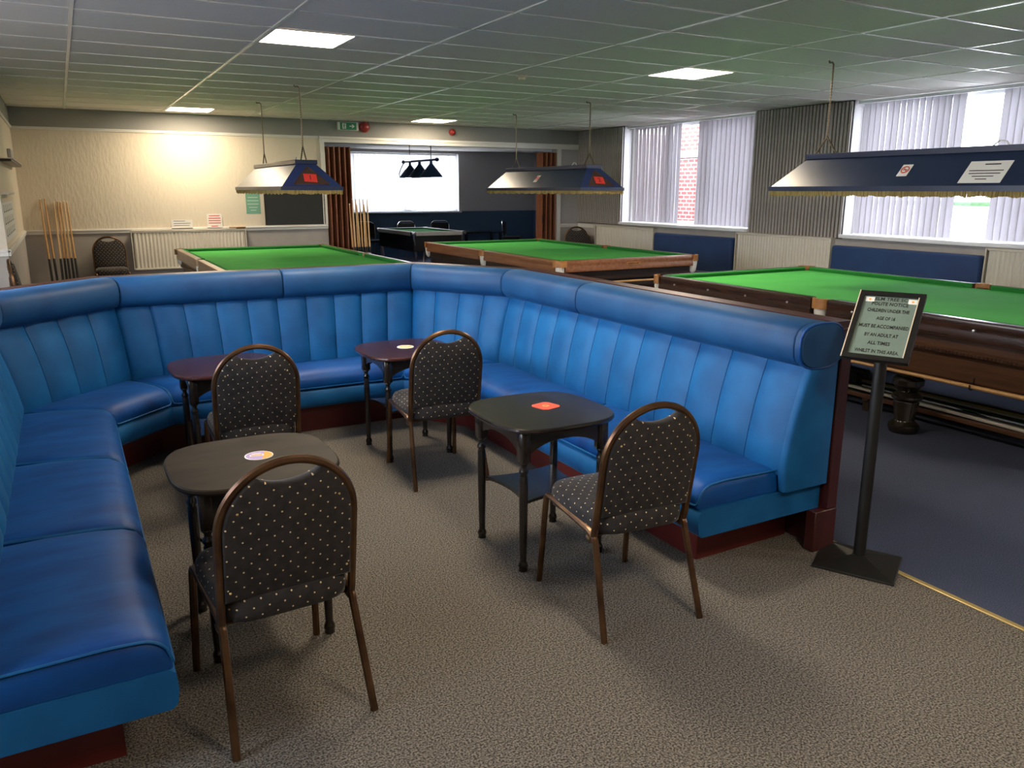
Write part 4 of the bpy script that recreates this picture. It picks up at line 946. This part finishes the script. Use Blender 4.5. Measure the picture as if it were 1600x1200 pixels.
bell('red fire alarm bell beside the exit sign', 4.385, 2.61, 0.085); bell('small red fire sounder above the opening', 5.92, 2.585, 0.055)
t = thing('smoke_detector', 'small cream smoke detector on the ceiling', 'smoke detector', (3.957, 6.99, ZC-0.004))
b = new(); lathe(b, [(0.05, 0.0), (0.05, -0.015), (0.035, -0.022), (0.032, -0.04), (0.02, -0.045), (0.0005, -0.045)], 20); obj('body', b, 'sensor', t)
# left stepped wall fittings
t = thing('wall_shelf', 'dark narrow shelf high on the left wall', 'shelf', (PX, 10.7, 1.90))
b = new(); bx(b, 0.001, 0.10, -1.25, 1.25, 0.0, 0.025, 0.003, 1); obj('board', b, 'dark_frame', t)
b = new(); bx(b, 0.001, 0.11, -1.25, 1.25, 0.026, 0.034); obj('top_edge', b, 'paper', t, smooth=False)
b = new(); bx(b, PX+0.0005, PX+0.04, 11.15, 11.65, 1.99, 2.09, 0.006, 1); tag(obj('junction_box', b, 'wall_grey'), 'small grey box above the shelf on the left wall', 'box')
t = thing('notice', 'white results sheet with small dark marks on the left wall', 'notice', (PX, 9.75, 1.15))
b = new(); bx(b, 0.0005, 0.004, -0.95, 0.95, 0, 0.36); obj('sheet', b, 'paper', t, smooth=False)
b = new()
for i in range(6):
    for j in range(3): bx(b, 0.004, 0.0055, -0.8+i*0.28, -0.68+i*0.28, 0.05+j*0.11, 0.062+j*0.11); bx(b, 0.004, 0.0055, -0.75+i*0.28, -0.73+i*0.28, 0.05+j*0.11, 0.12+j*0.11)
obj('printed_marks', b, 'ink', t, smooth=False)
b = new(); bx(b, PX+0.0005, PX+0.07, 8.9, 9.9, 1.585, 1.605, 0.003, 1); tag(obj('wall_shelf', b, 'white_paint'), 'thin white shelf above the results sheet on the left wall', 'shelf')

# cues leaning on the far wall and by the folding door
def cue(label, foot, top, m, group, L=1.46):
    foot, top = Vector(foot), Vector(top); d = (top-foot).normalized(); t = thing('snooker_cue', label, 'cue', foot, 0, group)
    b = new(); tube(b, [d*0.70, d*(L*0.75), d*L], 0.01, 8, radii=[0.0145, 0.0120, 0.0085]); obj('shaft', b, m, t)
    b = new(); tube(b, [d*0.0, d*0.02, d*0.71], 0.016, 8, radii=[0.0160, 0.0175, 0.0148]); obj('butt', b, 'black_plastic', t)
    b = new(); tube(b, [d*(L-0.002), d*(L+0.012)], 0.0085, 6); obj('tip', b, 'paper', t)
gl = 'cues against the far cream wall'; nms = ['leftmost cue leaning on the far cream wall', 'second cue from the left on the far cream wall', 'third cue from the left on the far cream wall', 'middle cue of the group on the far cream wall', 'third cue from the right on the far cream wall', 'second cue from the right on the far cream wall', 'rightmost cue leaning on the far cream wall, by the chair']
for k, (xf, xt) in enumerate(((-0.20, -0.235), (-0.14, -0.18), (-0.085, -0.075), (-0.04, -0.03), (0.005, 0.005), (0.055, 0.045), (0.105, 0.080))):
    cue(nms[k], (xf, 12.42+0.03*(k % 2), 0.03), (xt, YF-0.022, 1.48), 'cue_wood' if k % 3 < 2 else 'cue_pale', gl, 1.53 if k < 2 else 1.49)
t = thing('cue_stand', 'low wooden cue stand on the floor by the far wall', 'cue stand', (-0.05, 12.43, 0))
b = new(); bx(b, -0.24, 0.24, -0.08, 0.10, 0.0, 0.022, 0.004, 1); obj('base', b, 'brown_frame', t)
gr = 'cues beside the left folding door'; nm2 = ['leftmost cue beside the left folding door', 'second cue beside the left folding door', 'third cue beside the left folding door', 'fourth cue beside the left folding door', 'fifth cue beside the left folding door', 'sixth cue beside the left folding door', 'seventh cue beside the left folding door', 'rightmost cue beside the left folding door']
b = new(); bx(b, 3.98, 4.42, 12.52, 12.66, 0, 0.03, 0.004, 1); bx(b, 3.98, 4.42, 12.56, 12.60, 0.45, 0.48, 0.004, 1); bx(b, 3.98, 4.01, 12.55, 12.61, 0.03, 0.45); bx(b, 4.39, 4.42, 12.55, 12.61, 0.03, 0.45)
tag(obj('cue_stand', b, 'teak_rail'), 'wooden floor cue stand beside the left folding door', 'cue stand')
for k in range(8):
    x = 4.05+k*0.040; cue(nm2[k], (x+0.01, 12.625, 0.03), (x-0.03+0.012*(k % 3), 12.645, 1.48), 'cue_pale' if k % 2 else 'cue_wood', gr, 1.46 if k % 3 else 1.38)

# ================================================================ pool room
pt = thing('pool_table', 'black pool table with chrome corners in the far room', 'pool table', (6.82, 16.55, 0))
hx, hy = 0.60, 1.06
b = new(); bx(b, -hx+0.1, hx-0.1, -hy+0.1, hy-0.1, 0.72, 0.765); obj('bed_cloth', b, 'cloth_green', pt, smooth=False)
for ax, s in (('x', -1), ('x', 1), ('y', -1), ('y', 1)):
    b = new()
    if ax == 'y': bx(b, s*hx, s*(hx-0.10), -hy+0.08, hy-0.08, 0.72, 0.80, 0.008, 1)
    else: bx(b, -hx+0.08, hx-0.08, s*hy, s*(hy-0.10), 0.72, 0.80, 0.008, 1)
    obj('rail', b, 'white_paint', pt)
    b = new()
    if ax == 'y': bx(b, s*(hx-0.10), s*(hx-0.14), -hy+0.14, hy-0.14, 0.765, 0.797)
    else: bx(b, -hx+0.14, hx-0.14, s*(hy-0.10), s*(hy-0.14), 0.765, 0.797)
    obj('cushion', b, 'cushion_green', pt, smooth=False)
b = new(); bx(b, -hx+0.03, hx-0.03, -hy+0.03, hy-0.03, 0.40, 0.72, 0.01, 1); obj('cabinet', b, 'black_plastic', pt)
for sx in (-1, 1):
    for sy in (-1, 1):
        b = new(); add_box(b, (sx*(hx-0.03), sy*(hy-0.03), 0.765), (0.10, 0.10, 0.085), 0, 0.02, 2); obj('corner', b, 'chrome', pt)
        b = new(); tube(b, [(sx*(hx-0.05), sy*(hy-0.05), 0.72), (sx*(hx-0.13), sy*(hy-0.10), 0.0)], 0.035, 8); obj('leg', b, 'chrome', pt)
pl = thing('pool_lamp', 'three-shade pool table lamp against the bright window', 'hanging lamp', (6.8, 16.42, 0))
b = new(); tube(b, [(0, -0.92, 2.24), (0, 0.92, 2.24)], 0.022, 8)
for y in (-0.92, 0.92): lathe(b, [(0.0005, 2.20), (0.035, 2.21), (0.05, 2.24), (0.035, 2.27), (0.0005, 2.28)], 10, (0, y, 0))
obj('bar', b, 'lamp_haze_blue', pl)
for y in (-0.62, 0.0, 0.55):
    b = new(); lathe(b, [(0.030, 2.24), (0.030, 2.17), (0.045, 2.15), (0.06, 2.13), (0.235, 1.915), (0.240, 1.90), (0.232, 1.905), (0.05, 2.12)], 20, (0, y, 0)); obj('shade', b, 'lamp_haze_blue', pl)
for y in (-0.62, 0.55):
    b = new(); tube(b, [(0, y, 2.24), (0, y, FZ)], 0.008, 6); obj('drop_rod', b, 'black_metal', pl)
b = new(); tube(b, smooth_path([(0, 0.92, 2.22), (0, 1.10, 2.10), (0, 1.22, 1.98), (0, 1.15, 1.93)], 0.06, 4), 0.012, 6); obj('cable_loop', b, 'lamp_haze_blue', pl)
def pool_chair():
    t = thing('tub_chair', 'x', 'chair')
    b = new(); tube(b, smooth_path([(-0.24, 0.20, 0.46), (-0.24, 0.22, 0.80), (-0.17, 0.24, 0.89), (0.17, 0.24, 0.89), (0.24, 0.22, 0.80), (0.24, 0.20, 0.46)], 0.10, 5), 0.011, 8); obj('back_frame', b, 'chrome', t)
    b = new(); add_box(b, (0, 0.21, 0.69), (0.44, 0.04, 0.32), 0, 0.018, 2); obj('backrest', b, 'dark_fabric', t)
    b = new(); add_box(b, (0, 0, 0.45), (0.48, 0.44, 0.07), 0, 0.02, 2); obj('seat', b, 'dark_fabric', t)
    for sx in (-1, 1):
        for sy in (-1, 1): b = new(); tube(b, [(sx*0.22, sy*0.19, 0.43), (sx*0.24, sy*0.22, 0.0)], 0.011, 8); obj('leg', b, 'chrome', t)
    return t
pc = pool_chair()
for k, (x, y, a, lab) in enumerate(((6.35, 18.6, 0, 'chrome-framed dark chair leftmost under the pool room window'), (7.42, 18.6, 0.1, 'chrome-framed dark chair behind the middle of the pool table'), (8.27, 18.6, -0.15, 'chrome-framed dark chair right of the pool table'), (10.15, 18.4, 0.9, 'dark chair turned sideways by the pool room right wall'))):
    c = pc if k == 0 else copy_tree(pc)
    c.location = (x, y, 0); c.rotation_euler = (0, 0, a); c['label'] = lab; c['group'] = 'chairs in the pool room'
t = thing('pub_table', 'low dark table against the pool room wall', 'table', (9.2, 18.4, 0))
b = new(); bx(b, -0.55, 0.55, -0.3, 0.3, 0.60, 0.63, 0.005, 1); obj('table_top', b, 'black_wood', t)
for sx in (-1, 1):
    for sy in (-1, 1): b = new(); add_box(b, (sx*0.48, sy*0.24, 0.30), (0.05, 0.05, 0.60)); obj('leg', b, 'black_wood', t, smooth=False)
